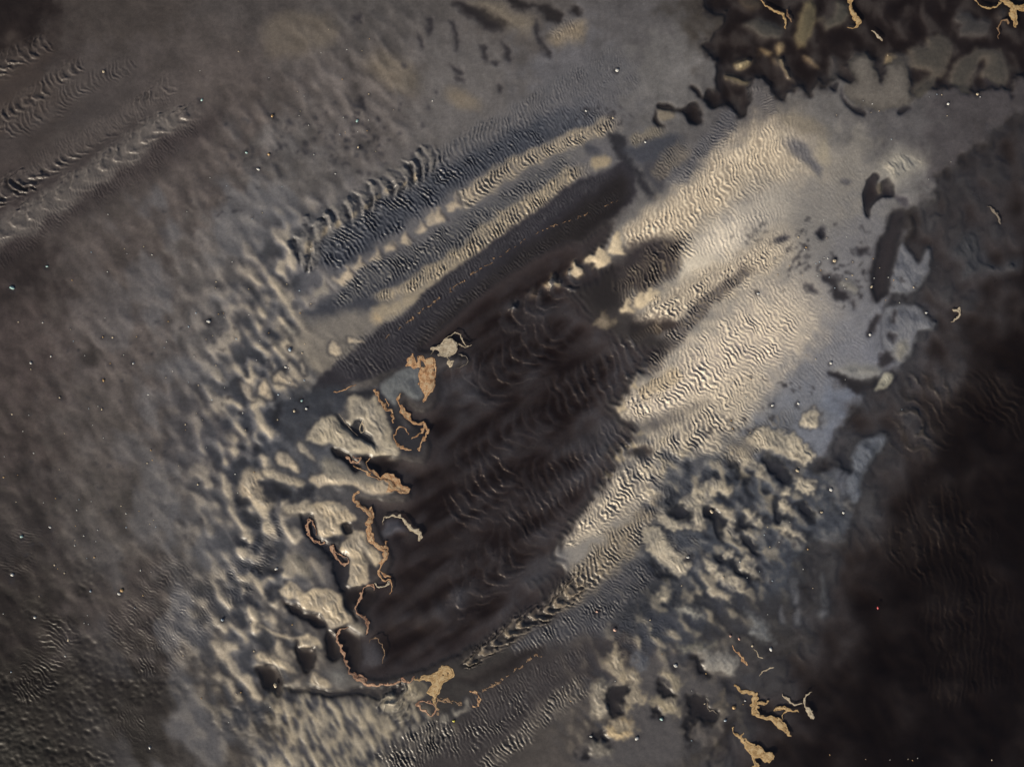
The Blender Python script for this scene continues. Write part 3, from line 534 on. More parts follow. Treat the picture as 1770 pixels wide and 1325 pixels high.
# big dark channel + puddle with a bright eye, upper right
pond(P('4', "720,1075 760,1060 790,1080 780,1130 755,1200 735,1325 720,1400 680,1500 620,1520 610,1400 640,1250 690,1140"), 2.2, soft=6, slope=.15, col=(58, 54, 55))
pond(P('4', "612,880 640,880 645,940 670,915 705,905 728,945 735,985 720,1000 650,1012 612,1060 600,1110 575,1060 568,980 590,910"), 4, soft=2, col=(58, 54, 56))
area(P('4', "735,990 790,1000 800,1050 770,1040"), (84, 80, 82), z=3, soft=3)
area(P('4', "640,945 665,930 670,980 650,985"), (118, 110, 96), z=4, soft=2, warp=1)
blob(1388, 262, 34, 12, 40, -2, (92, 91, 94), .8); blob(1412, 290, 16, 9, 70, -1.5, (96, 95, 98), .7); blob(1462, 312, 10, 6, 0, -1.5, (84, 82, 84), .8)
blob(1352, 412, 12, 6, -30, -2.5, (62, 60, 64), .9); blob(1420, 398, 7, 10, 20, -2.5, (62, 60, 64), .9)
sand('4', "660,830 760,770 860,790 880,840 800,880 740,930 690,900", (151, 145, 131), soft=14, z=8, dome=2)
blob(1425, 262, 10, 24, -10, 1.5, (166, 154, 128), .5); blob(1390, 215, 40, 14, 20, 1.5, (124, 114, 96), .5)
# top right: ink water with shoals
tr = P('4', "0,-700 1800,-700 1800,380 1384,380 1340,450 1290,440 1240,450 1180,470 1090,465 1040,450 960,445 900,440 850,490 815,490 800,350 740,340 700,320 665,415 640,380 620,300 560,290 500,330 530,405 480,420 400,400 390,440 340,400 290,490 240,430 180,490 120,490 80,420 0,400") + P('3', "1290,330 1180,280 1130,180 1130,60 1050,-100 1180,-240 1050,-330")
slT, sdT = pond(tr, 3.5, soft=5, warp=6, fine=4, slope=.25, col=(58, 52, 50))
g2 = noise(46, 841, ang=80, stretch=1.4, octv=2, u=U[slT], v=V[slT]); mt = sstep(2, 14, sdT)
g4 = noise(26, 842, ang=75, stretch=1.6, octv=3, u=U[slT] + 10 * g2, v=V[slT]); Z[slT] += mt * (g2 * 1.6 + 2.6 * np.clip(g4, 0, .5) - 1.6); tint(slT, mt * np.clip(g4 * 1.5, 0, .7), (98, 94, 90)); tint(slT, mt * np.clip(-g4 * 1.2, 0, .6), (42, 36, 34))
for t, c in (("280,0 322,0 332,100 300,195 262,232 225,195 228,120 255,50", (128, 118, 92)), ("430,0 492,5 496,80 465,115 400,142 378,120 420,60", (98, 94, 84)),
             ("1028,105 1060,62 1120,48 1150,88 1200,88 1232,112 1205,180 1130,178 1062,182 1072,125", (92, 88, 84)),
             ("888,195 940,168 1000,178 1032,240 1010,320 985,380 930,420 880,480 845,500 840,430 905,372 890,350 820,345 803,270 820,228 900,235", (104, 98, 88)),
             ("1008,375 1075,285 1160,240 1280,255 1318,330 1312,405 1270,430 1195,402 1165,380 1204,310 1160,315 1130,380 1100,470 1035,440", (106, 100, 90)),
             ("498,300 560,262 620,285 650,420 665,430 700,330 725,265 790,258 812,300 805,420 830,520 620,560 500,500 470,440 530,405", (108, 102, 94)),
             ("0,95 60,85 122,102 152,140 150,185 100,192 50,182 0,150 -40,120", (100, 96, 88)), ("120,235 150,200 176,215 170,250 140,272", (179, 160, 122)), ("40,245 70,240 104,262 90,275 50,268", (171, 151, 115)),
             ("270,270 300,280 335,330 350,350 310,330 280,310", (171, 154, 124)), ("340,85 370,75 380,100 350,100", (104, 98, 84)), ("690,275 715,262 735,285 700,322 675,310", (169, 151, 119)),
             ("160,350 200,370 225,415 200,410 170,380", (149, 136, 117)), ("-60,-40 20,-60 60,20 0,40 -50,10", (84, 76, 66)), ("100,290 150,280 170,310 140,340 110,320", (120, 108, 90)), ("400,280 440,300 440,400 400,390", (92, 88, 84)), ("1240,60 1270,20 1310,40 1290,90 1250,90", (76, 70, 66))):
    area(P('4', t), c, z=1.6, dome=1.2, rad=10, soft=2.6, warp=4, fine=3, grain=.08)
sand('3', "1225,30 1250,10 1320,0 1340,10 1290,60 1240,65", (175, 156, 119), z=4, soft=3)
sand('3', "1170,90 1240,100 1310,130 1280,150 1200,130", (124, 112, 90), z=4, soft=3)
sand('3', "1480,0 1510,0 1530,60 1560,110 1530,110 1500,60", (160, 143, 115), z=4, soft=2)
train(P('3', "1280,170,10,6 1360,200,12,6 1420,280,12,6 1440,330,8,6"), 1.8, jit=.5, seed=60, col=(96, 92, 90), op=.7)
for t in ("460,460 485,515 575,555 575,582 520,562 470,522", "1200,400 1270,440 1250,455 1205,430", "750,555 812,540 790,565 760,580", "400,430 442,425 425,465", "1320,470 1345,475 1335,495"):
    pond(P('4', t), 3, soft=3, slope=.4, col=(62, 58, 60))

# --- lower right delta: pale shoals, dark hollows
area(P('D', "150,300 350,280 540,330 700,440 900,330 1000,350 1180,540 1230,690 1000,800 900,1060 600,1080 460,1110 330,1000 100,940 0,850 120,640 150,480"), (66, 69, 75), z=5, soft=14, fine=6, warp=8, op=.85)
sl = bbox(P('D', "0,250 1250,1325"), 10)
g3 = 1.1 * noise(17, 851, ang=46, stretch=1.8, octv=1, u=U[sl] + 5 * W30x[sl], v=V[sl] + 5 * W30y[sl]) + .35 * noise(8, 853, ang=46, stretch=1.6, octv=2, u=U[sl], v=V[sl])
md = sstep(-20, 25, sdf_poly(crom(P('D', "100,300 540,300 1000,340 1240,540 1230,700 1000,800 900,900 640,1080 200,1000 0,850"), 3, True), U[sl], V[sl]))
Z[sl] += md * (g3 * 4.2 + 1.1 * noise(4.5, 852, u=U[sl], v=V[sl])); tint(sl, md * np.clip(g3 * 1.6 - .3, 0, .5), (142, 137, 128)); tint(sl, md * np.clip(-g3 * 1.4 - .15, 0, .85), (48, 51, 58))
for t in ("240,570 300,490 370,450 440,430 500,440 550,470 560,510 520,525 470,510 420,560 500,580 570,650 590,720 600,780 540,760 500,700 545,690 520,650 440,600 360,600 280,600",
          "310,610 380,600 390,690 350,700 310,670", "100,640 200,630 280,650 310,680 380,700 300,710 230,710 150,690", "30,760 60,700 130,710 180,770 260,850 330,900 300,960 230,980 150,920 90,850",
          "590,250 640,270 700,340 735,410 690,410 630,360 595,300", "600,590 660,590 710,640 720,700 680,690 630,640", "820,560 850,530 890,560 895,600 850,620 820,600", "800,690 870,665 940,720 985,775 960,790 900,740 820,720",
          "380,860 430,900 500,960 580,990 600,1040 660,1060 580,1070 510,1030 420,960 385,900", "600,870 650,870 700,960 735,1000 680,1000 620,960", "390,980 440,1050 530,1110 500,1120 420,1090", "810,480 850,470 880,510 830,520", "700,330 780,340 790,370 730,380",
          "640,180 720,130 820,150 930,190 1010,260 1000,340 900,330 820,280 720,260 660,230", "940,90 1000,20 1050,60 1040,130 980,120", "490,860 540,830 570,880 520,890", "600,720 640,720 690,770 640,760", "900,460 960,400 1020,430 1030,500 960,520"):
    sand('D', t, (169, 158, 137), z=7, dome=3, rad=14, soft=3.5, fine=5, warp=6, grain=.2, op=1)
for t in ("200,580 270,590 310,620 300,660 240,640 200,610", "390,600 440,600 520,640 540,680 510,720 500,790 460,770 450,700 400,640", "530,290 590,340 660,430 640,470 570,400 550,330", "740,280 800,300 860,340 905,390 880,440 820,430 770,360", "600,650 650,690 690,700 650,710 605,690",
          "750,480 790,520 810,620 890,640 860,660 790,650 770,560", "590,770 650,790 710,850 680,860 620,820", "440,850 500,850 500,910 460,890", "580,880 620,950 720,1000 640,1010 570,960", "1150,300 1220,290 1240,370 1180,390 1150,350", "930,550 980,570 1030,650 1000,660 950,610", "100,920 180,960 230,1000 170,990 110,960"):
    pond(P('D', t), 2.5, soft=6, slope=.3, col=(50, 51, 56), op=.9, warp=9, fine=5)
train([(1330, 745, 14, 6), (1290, 775, 18, 6), (1250, 800, 14, 6)], 1.6, jit=.7, seed=61, col=(160, 147, 126), op=.4, endf=.2)
train(P('D', "150,720,14,5 200,800,20,5 250,880,22,5"), 1.4, jit=.5, seed=62, skew=1.0, endf=.2)
train(P('D', "340,740,14,6 300,800,18,6 250,860,16,6"), 1.4, jit=.6, seed=63, endf=.2)
Z += shore2 * 5.5 * np.maximum(lmp2, -.5)
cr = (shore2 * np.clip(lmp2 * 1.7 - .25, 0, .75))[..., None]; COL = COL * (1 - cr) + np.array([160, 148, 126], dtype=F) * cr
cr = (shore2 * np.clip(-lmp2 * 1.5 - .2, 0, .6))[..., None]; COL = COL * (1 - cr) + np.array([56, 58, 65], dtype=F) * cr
# south: pale shoal chain around (1050..1250, 1120..1300)
area(P('E', "300,560 420,490 520,520 600,560 700,600 850,640 880,700 820,720 700,710 640,760 600,840 640,900 640,1100 500,1150 0,1150 60,1000 200,960 330,900 260,800 320,700 250,600"), (78, 75, 74), z=6.5, soft=10, fine=4)
for t, c in (("180,500 200,440 250,425 285,470 290,540 340,570 380,620 350,660 420,740 360,760 310,740 330,690 250,610 200,570", (166, 151, 124)), ("80,660 140,625 190,650 205,710 170,760 170,850 100,850 80,780 95,730", (143, 133, 115)),
             ("170,900 220,870 270,850 320,880 340,940 270,970 200,960", (179, 158, 122)), ("510,580 560,560 620,600 640,650 600,680 620,760 600,830 530,790 470,740 560,700 600,690 540,620", (145, 134, 112)), ("440,740 520,760 590,810 560,830 480,790", (154, 141, 115)),
             ("735,500 760,470 720,430 780,430 820,460 880,440 940,450 985,510 940,570 870,575 800,550 750,530", (139, 134, 124)), ("600,430 700,395 830,405 800,420 650,450", (116, 112, 100)), ("50,1010 120,985 190,1030 190,1080 100,1090 50,1050", (108, 102, 92)),
             ("470,90 520,65 570,90 560,130 500,135", (160, 149, 128)), ("620,175 700,190 760,210 720,235 640,220", (156, 151, 137)), ("1030,200 1080,250 1150,300 1200,390 1160,390 1090,340 1045,260", (108, 108, 106)), ("340,450 400,430 415,540 380,560 340,540", (92, 93, 96)),
             ("730,880 780,940 800,1010 750,1010 730,960", (96, 90, 84)), ("270,780 300,740 320,760 290,820", (160, 145, 117)), ("860,840 900,700 880,690", (110, 100, 84))):
    sand('E', t, c, z=7, dome=3, rad=12, soft=6, fine=6, warp=8, grain=.15)
for t in ("490,640 540,650 600,700 590,740 540,730 500,690", "200,680 300,640 320,700 270,760 260,830 180,870 175,760", "670,730 760,710 820,740 860,830 830,900 760,880 720,860 700,940 690,1010 660,960 650,830", "690,480 740,500 800,560 850,590 800,600 720,570", "460,790 510,810 520,850 470,840", "90,940 180,950 200,1010 120,1000", "20,1040 60,1060 50,1110 20,1100"):
    pond(P('E', t), 2.8, soft=6, slope=.3, col=(50, 47, 48), op=.95, warp=9, fine=5)
train(P('E', "470,180,40,5 350,330,40,5 230,420,30,5"), .9, jit=1.2, seed=64, skew=-.3)
# vertical gleaming streaks east of the delta
for t in ("D|890,990 930,1010 925,1130 895,1130", "D|1060,980 1080,960 1095,1060 1110,1150 1060,1150", "D|905,1255 930,1160 960,1255", "D|825,1150 850,1240 825,1250", "D|1040,1200 1060,1160 1110,1180 1080,1230"):
    fr, q = t.split('|'); sand(fr, q, (92, 92, 94), z=3, dome=2, soft=4)

# fine ripples of the lower-left flat
for q, a in (([(330, 960, 40, 7), (250, 1060, 44, 7), (190, 1120, 36, 7)], .7), ([(430, 980, 30, 6), (360, 1040, 36, 6), (280, 1120, 36, 7), (220, 1160, 26, 7)], .8), ([(120, 1060, 26, 9), (95, 1110, 30, 9), (60, 1180, 26, 9), (20, 1210, 20, 9)], .7), ([(480, 880, 18, 6), (450, 940, 26, 6), (400, 1020, 26, 6)], 1.0), ([(250, 1230, 30, 6), (190, 1270, 26, 6)], .6), ([(60, 900, 30, 7), (20, 1000, 30, 7)], .4)):
    train(q, a, jit=.5, seed=int(q[0][0]), endf=.2, edge=.5)
# --- where pebbles lie: each in a small scoured hollow of darker mud
PEB = [(20, 497, 5.0, 'teal', 'blue-green stone, leftmost large pebble at the left edge'), (1067, 121, 3.6, 'white', 'bright white shell alone on smooth silt above the fan'),
 (360, 555, 4.2, 'white', 'bright white shell in the middle of the lumpy left flat'), (178, 657, 3.0, 'ochre', 'ochre pebble on brown silt at the left'), (52, 627, 2.8, 'white', 'white pebble near the left edge below the blue-green stone'),
 (617, 208, 3.4, 'teal', 'pale teal shell among dark specks above the furrowed tongues'), (619, 254, 2.6, 'cream', 'cream pebble below the pale teal shell'), (1311, 507, 3.0, 'white', 'white shell on the right shoulder of the bright ripples'),
 (1116, 245, 2.4, 'white', 'white pebble in the dark patch at the head of the streak'), (1013, 191, 2.6, 'white', 'white pebble set in black grit beside fine ripples'), (1060, 203, 2.4, 'cream', 'cream pebble right of the one in black grit'),
 (1063, 1088, 4.0, 'pink', 'largest pinkish pebble on the dark mud south of the fan'), (1032, 1057, 3.0, 'pink', 'smaller pinkish pebble on the dark mud south of the fan'), (1168, 1150, 4.2, 'white', 'white shell beside the kidney-shaped sand shoal'),
 (1144, 1243, 3.4, 'teal', 'teal shell in a black hollow at the bottom'), (1101, 1276, 4.2, 'white', 'flat white shell near the bottom edge'), (1022, 1273, 3.0, 'white', 'white pebble left of the flat shell near the bottom edge'),
 (1254, 1245, 2.8, 'blue', 'pale blue pebble in black mud at the lower right'), (1269, 1223, 3.6, 'ochre', 'round ochre pebble above the pale blue one'), (1333, 1122, 4.2, 'white', 'white shell at the foot of the slanting grey shoal'),
 (1278, 1104, 3.2, 'pink', 'pinkish pebble above the thin orange sliver'), (1263, 1099, 2.4, 'pink', 'small pinkish pebble left of its twin above the orange sliver'), (1301, 1116, 2.6, 'cream', 'cream pebble beside the thin orange sliver'),
 (501, 604, 3.8, 'blue', 'blue stone on the lumps right of the left flat'), (493, 634, 3.0, 'white', 'white pebble under the blue stone'), (508, 710, 2.8, 'cream', 'cream stone in the black pit west of the sand spits'),
 (521, 692, 2.8, 'teal', 'teal stone on the rim of the black pit'), (529, 706, 2.6, 'white', 'white stone right of the cream one in the black pit'), (477, 983, 3.6, 'white', 'white upright shell in a black hole by the left shore'),
 (384, 1071, 3.0, 'blue', 'dark-ringed pale blue pebble on fine ripples at the lower left'), (210, 1020, 3.6, 'ochre', 'ochre stone beside a black one at the lower left'), (205, 1026, 3.4, 'white', 'white stone touching the ochre one at the lower left'),
 (20, 993, 3.4, 'white', 'white stone low on the left edge'), (36, 927, 3.4, 'teal', 'teal pebble on brown silt at the left edge'), (85, 911, 2.8, 'white', 'white pebble right of the teal one at the left'), (258, 1292, 3.0, 'white', 'white shell near the bottom left'),
 (117, 1106, 3.0, 'cream', 'cream pebble on wavy ripples at the lower left'), (59, 1067, 2.8, 'white', 'white pebble above the wavy ripples at the lower left'), (475, 1185, 5.0, 'cream', 'knobbly cream shell in the black pool by the bottom left shore'),
 (1519, 1051, 2.8, 'red', 'single red pebble on the black mud at the right'), (784, 1246, 2.8, 'yellow', 'yellow-green fleck beside the ripples at the bottom'), (178, 123, 2.8, 'cream', 'cream pebble alone on smooth silt at the top left'),
 (80, 460, 2.6, 'teal', 'small teal pebble between the left ripples and the stone at the edge'), (446, 292, 3.6, 'white', 'white pebble in black grit above the left flat'), (470, 200, 2.8, 'ochre', 'ochre fleck on a black spot at the upper left'),
 (348, 172, 2.8, 'teal', 'teal pebble at the end of the long ripple train'), (425, 263, 2.6, 'teal', 'teal fleck in a row of black specks'), (464, 266, 2.6, 'ochre', 'yellowish pebble right of the teal fleck'),
 (1231, 884, 4.4, 'cream', 'ringed cream stone in the dark hollow of the delta'), (1379, 813, 4.0, 'cream', 'cream stone at the edge of the delta bay'), (1437, 846, 3.4, 'white', 'white pebble in a dark ring right of the delta'),
 (1421, 885, 2.8, 'cream', 'cream pebble among flecked silt right of the delta'), (1459, 886, 2.6, 'white', 'small white pebble at the outer edge of the delta'), (1336, 700, 3.0, 'white', 'white pebble in a black pit on the grey flat'),
 (1381, 697, 3.0, 'white', 'right one of two black-ringed pebbles on the grey flat'), (1437, 627, 3.0, 'white', 'white pebble above the inlet of the grey flat'), (1443, 450, 3.6, 'cream', 'cream pebble among dark specks by the channel'),
 (1508, 495, 3.0, 'cream', 'cream pebble where the dark channel begins'), (1603, 540, 2.6, 'white', 'white pebble on dark mud beside the grey shoal'), (1505, 578, 2.8, 'white', 'white pebble at the foot of the small black inlet'),
 (1640, 179, 2.6, 'white', 'white pebble on smooth silt below the arched shoal'), (1691, 162, 2.8, 'cream', 'cream pebble under the arched shoal'), (1190, 963, 3.4, 'white', 'white shell on pale silt south of the delta')]
SMALL = []
rs = np.random.RandomState(5)
def strew(n, cu_, cv_, su, sv, r0, r1, w=(4, 3, 1.3, 1, 0)):
    ms = ['white', 'cream', 'ochre', 'blue', 'black']; w = np.array(w, dtype=float); w /= w.sum()
    for _ in range(n):
        SMALL.append((float(rs.normal(cu_, su)), float(rs.normal(cv_, sv)), float(r0 + (r1 - r0) * rs.rand() ** 2), ms[rs.choice(5, p=w)]))
strew(58, 230, 640, 120, 120, 1.0, 2.3); strew(44, 170, 930, 110, 110, 1.0, 2.3); strew(22, 420, 640, 60, 80, 1.0, 2.0); strew(18, 350, 450, 110, 70, 1.0, 1.8)
strew(16, 500, 90, 150, 60, .9, 1.8); strew(14, 620, 230, 50, 30, .9, 1.8); strew(22, 1410, 440, 45, 35, 1.0, 2.1); strew(12, 1500, 480, 60, 40, 1.0, 2.0)
strew(16, 1590, 190, 90, 40, .9, 1.7); strew(16, 1340, 660, 70, 60, .9, 1.8); strew(16, 1330, 960, 60, 60, 1.0, 2.0); strew(12, 1150, 1200, 120, 70, 1.0, 2.2); strew(8, 1500, 1310, 60, 15, 1, 1.8); strew(10, 300, 1200, 150, 60, 1, 2.0)
SMALL = [q for q in SMALL if 4 < q[0] < W_ - 4 and 4 < q[1] < H_ - 4]
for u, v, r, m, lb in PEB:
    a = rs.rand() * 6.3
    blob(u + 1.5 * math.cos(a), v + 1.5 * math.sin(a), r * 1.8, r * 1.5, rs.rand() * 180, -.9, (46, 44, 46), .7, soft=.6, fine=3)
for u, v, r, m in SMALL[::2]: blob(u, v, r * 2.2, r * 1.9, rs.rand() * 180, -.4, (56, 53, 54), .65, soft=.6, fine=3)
# dark grit
for cu_, cv_, su, sv, n, r0, r1 in ((430, 265, 40, 12, 14, 1.5, 4), (470, 200, 6, 6, 4, 2, 4), (600, 235, 45, 28, 40, 1.5, 4.5), (400, 355, 40, 20, 16, 1.5, 5), (1020, 190, 40, 8, 18, 1.5, 4), (1060, 205, 25, 12, 14, 1.5, 5), (1310, 410, 14, 12, 20, 1.5, 4),
      (1388, 430, 8, 30, 22, 1.5, 4.5), (1440, 450, 50, 30, 40, 2, 6), (1490, 490, 40, 15, 20, 2, 6), (1275, 735, 20, 12, 12, 2, 6), (1370, 665, 22, 8, 10, 2, 5), (1226, 750, 4, 4, 2, 5, 7), (230, 640, 110, 90, 60, 1.2, 3.5), (180, 930, 100, 80, 50, 1.5, 4.5),
      (440, 640, 50, 60, 30, 1.5, 4.5), (1360, 900, 40, 60, 26, 1.5, 4), (760, 1080, 30, 40, 14, 1, 2.5), (1050, 1180, 120, 60, 20, 1.5, 4)):
    for _ in range(n):
        blob(rs.normal(cu_, su), rs.normal(cv_, sv), rs.uniform(r0, r1), rs.uniform(r0, r1) * .7, rs.rand() * 180, -.5, (52, 50, 52), .7, soft=.7, fine=4)

# ------------------------------------------------------------------ fine grain of the whole flat
Z = np.where(Z > 0, .32 * Z, Z)
def blur(A, n=1):
    for _ in range(n):
        B = np.pad(A, [(1, 1), (1, 1)] + [(0, 0)] * (A.ndim - 2), mode='edge')
        A = (B[:-2, 1:-1] + B[2:, 1:-1] + 2 * B[1:-1, 1:-1]) / 4
        B = np.pad(A, [(1, 1), (1, 1)] + [(0, 0)] * (A.ndim - 2), mode='edge')
        A = (B[1:-1, :-2] + B[1:-1, 2:] + 2 * B[1:-1, 1:-1]) / 4
    return A
Z = blur(Z, 5)
uw = sstep(-.6, -2.5, Z)
Zb = blur(Z, 20); Z = Z * (1 - uw) + Zb * uw      # beds under standing water are smoothed over
COL = blur(COL, 2)
dry = sstep(-1, 2, Z)
ZR *= 1 - .3 * uw
Z += 1.3 * ZR + dry * (noise(4.2, 861, octv=2) * .06 + noise(13, 862, octv=3) * .14)
# grey silt film lying unevenly over the tan sand; a soaked, darker fringe along every waterline
warm = np.clip((COL[..., 0] - COL[..., 2] - 14) / 30, 0, 1)
film = np.clip(noise(24, 865, ang=50, stretch=1.8, octv=4) * 1.5, 0, .4) * warm * (1 - .95 * sstep(900, 1000, U) * sstep(1180, 1080, V))
COL = COL * (1 - film[..., None]) + np.array([116, 112, 106], dtype=F) * film[..., None]
soak = sstep(1.6, .1, Z) * sstep(-2.5, -.2, Z)
COL *= (1 - .30 * soak)[..., None]
COLb = blur(COL, 6); COL = COL * (1 - .5 * uw[..., None]) + COLb * .5 * uw[..., None]
COL *= (1 + .05 * noise(6, 863, octv=2) + .04 * noise(90, 864, octv=3))[..., None]
WATER_Z = 0.0

# ------------------------------------------------------------------ scene meshes
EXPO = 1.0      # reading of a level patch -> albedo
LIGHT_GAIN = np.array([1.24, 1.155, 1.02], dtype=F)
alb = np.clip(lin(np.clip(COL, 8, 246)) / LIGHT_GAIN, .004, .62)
def axis(a):
    step = ST; lo = [float(a[0])]; hi = [float(a[-1])]
    while lo[-1] > -22000:
        step *= 1.10; lo.append(lo[-1] - step); hi.append(hi[-1] + step)
    return np.array(lo[:0:-1] + list(a) + hi[1:])
def refl(x, n):
    i = np.round((x)).astype(int); per = 2 * (n - 1); i = np.mod(i, per); return np.where(i < n, i, per - i)
ax, ay = axis(us), axis(vs)
ix = refl((ax + PAD) / ST, NX); iy = refl((ay + PAD) / ST, NY)
def grid_mesh(name, X, Y, Zm, mask=None):
    ny, nx = X.shape
    me = bpy.data.meshes.new(name)
    idx = np.arange(nx * ny, dtype=np.int32).reshape(ny, nx)
    quads = np.stack([idx[1:, :-1], idx[1:, 1:], idx[:-1, 1:], idx[:-1, :-1]], -1)
    if mask is not None: quads = quads[mask]
    quads = quads.reshape(-1, 4)
    used = np.zeros(nx * ny, dtype=bool); used[quads.ravel()] = True
    remap = np.cumsum(used) - 1
    quads = remap[quads].astype(np.int32)
    co = np.stack([X, Y, Zm], -1).reshape(-1, 3)[used].astype(F)
    me.vertices.add(len(co)); me.vertices.foreach_set('co', co.ravel())
    me.loops.add(quads.size); me.loops.foreach_set('vertex_index', quads.ravel())
    me.polygons.add(len(quads)); me.polygons.foreach_set('loop_start', np.arange(0, quads.size, 4, dtype=np.int32))
    me.update(calc_edges=True)
    me.shade_smooth()
    return me, used
def wx(u): return (u - W_ / 2) * CM
def wy(v): return (H_ / 2 - v) * CM
AX, AY = np.meshgrid(ax, ay)
Zg = Z[np.ix_(iy, ix)]
me, used = grid_mesh('sand_flat', wx(AX), wy(AY), Zg * CM)
ca = me.color_attributes.new('sediment', 'FLOAT_COLOR', 'POINT')  # ground colour: sediment tones plus the painted corner darkening
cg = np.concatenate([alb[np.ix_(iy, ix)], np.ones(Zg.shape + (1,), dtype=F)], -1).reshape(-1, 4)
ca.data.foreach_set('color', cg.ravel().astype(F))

# ---- materials
def newmat(name):
    m = bpy.data.materials.new(name); m.use_nodes = True; nt = m.node_tree
    return m, nt, nt.nodes['Principled BSDF']
def N(nt, t, **kw):
    n = nt.nodes.new(t)
    for k, v in kw.items():
        if k in n.inputs: n.inputs[k].default_value = v
        else: setattr(n, k, v)
    return n
def sand_material():
    m, nt, bs = newmat('wet_sediment')
    L = nt.links.new
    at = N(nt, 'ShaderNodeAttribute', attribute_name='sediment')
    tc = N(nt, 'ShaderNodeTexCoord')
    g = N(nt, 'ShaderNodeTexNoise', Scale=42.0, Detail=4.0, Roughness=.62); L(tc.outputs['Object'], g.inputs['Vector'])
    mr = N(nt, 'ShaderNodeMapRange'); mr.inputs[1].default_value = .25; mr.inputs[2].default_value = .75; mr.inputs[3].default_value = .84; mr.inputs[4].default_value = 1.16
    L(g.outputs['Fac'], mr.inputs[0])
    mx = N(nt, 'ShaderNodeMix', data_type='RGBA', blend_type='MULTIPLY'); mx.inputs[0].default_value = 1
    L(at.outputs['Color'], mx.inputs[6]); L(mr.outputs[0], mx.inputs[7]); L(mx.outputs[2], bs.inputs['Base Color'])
    g2 = N(nt, 'ShaderNodeTexNoise', Scale=1.3, Detail=5.0); L(tc.outputs['Object'], g2.inputs['Vector'])
    r = N(nt, 'ShaderNodeMapRange'); r.inputs[1].default_value = .3; r.inputs[2].default_value = .7; r.inputs[3].default_value = .27; r.inputs[4].default_value = .42
    L(g2.outputs['Fac'], r.inputs[0]); L(r.outputs[0], bs.inputs['Roughness'])
    bs.inputs['Specular IOR Level'].default_value = .21
    b = N(nt, 'ShaderNodeBump', Strength=.35, Distance=.004); L(g.outputs['Fac'], b.inputs['Height']); L(b.outputs['Normal'], bs.inputs['Normal'])
    return m
me.materials.append(sand_material())
ob = bpy.data.objects.new('sand_flat', me); C.objects.link(ob); ob['kind'] = 'structure'

# ---- water: tint follows the real depth under each point of its surface
def water_material():
    m, nt, bs = newmat('tannin_water'); L = nt.links.new
    nt.nodes.remove(bs); out = nt.nodes['Material Output']
    at = N(nt, 'ShaderNodeAttribute', attribute_name='depth_tint')
    tr = N(nt, 'ShaderNodeBsdfTransparent'); L(at.outputs['Color'], tr.inputs['Color'])
    gl = N(nt, 'ShaderNodeBsdfGlossy', Roughness=.12); gl.inputs['Color'].default_value = (.9, .93, 1, 1)
    lw = N(nt, 'ShaderNodeLayerWeight', Blend=.5)
    pw = N(nt, 'ShaderNodeMath', operation='POWER'); L(lw.outputs['Facing'], pw.inputs[0]); pw.inputs[1].default_value = 5
    fr = N(nt, 'ShaderNodeMath', operation='MULTIPLY_ADD'); L(pw.outputs[0], fr.inputs[0]); fr.inputs[1].default_value = .96; fr.inputs[2].default_value = .02
    tc = N(nt, 'ShaderNodeTexCoord'); no = N(nt, 'ShaderNodeTexNoise', Scale=6.0, Detail=3.0, Distortion=.6); L(tc.outputs['Object'], no.inputs['Vector'])
    b = N(nt, 'ShaderNodeBump', Strength=.25, Distance=.012); L(no.outputs['Fac'], b.inputs['Height']); L(b.outputs['Normal'], gl.inputs['Normal']); L(b.outputs['Normal'], lw.inputs['Normal'])
    mx = N(nt, 'ShaderNodeMixShader'); L(fr.outputs[0], mx.inputs[0]); L(tr.outputs[0], mx.inputs[1]); L(gl.outputs[0], mx.inputs[2]); L(mx.outputs[0], out.inputs['Surface'])
    return m
sub = 2
jx = ix; jy = iy
Zw = Z[np.ix_(jy, jx)][::sub, ::sub]; AXw, AYw = AX[::sub, ::sub], AY[::sub, ::sub]
under = Zw < .35
mk = under[1:, 1:] | under[:-1, 1:] | under[1:, :-1] | under[:-1, :-1]
mw, usedw = grid_mesh('water', wx(AXw), wy(AYw), np.zeros_like(Zw), mk)
dep = np.maximum(-Zw, 0)
k = np.array([.085, .096, .102], dtype=F)
tw = np.exp(-dep[..., None] * k)
cw = np.concatenate([tw, np.ones(Zw.shape + (1,))], -1).reshape(-1, 4)[usedw].astype(F)
cd = mw.color_attributes.new('depth_tint', 'FLOAT_COLOR', 'POINT'); cd.data.foreach_set('color', cw.ravel())
mw.materials.append(water_material())
ow = bpy.data.objects.new('water', mw); C.objects.link(ow); ow['kind'] = 'structure'

def ground(u, v):
    i = min(max(int((u + PAD) / ST), 0), NX - 1); j = min(max(int((v + PAD) / ST), 0), NY - 1)
    return float(Z[j, i])
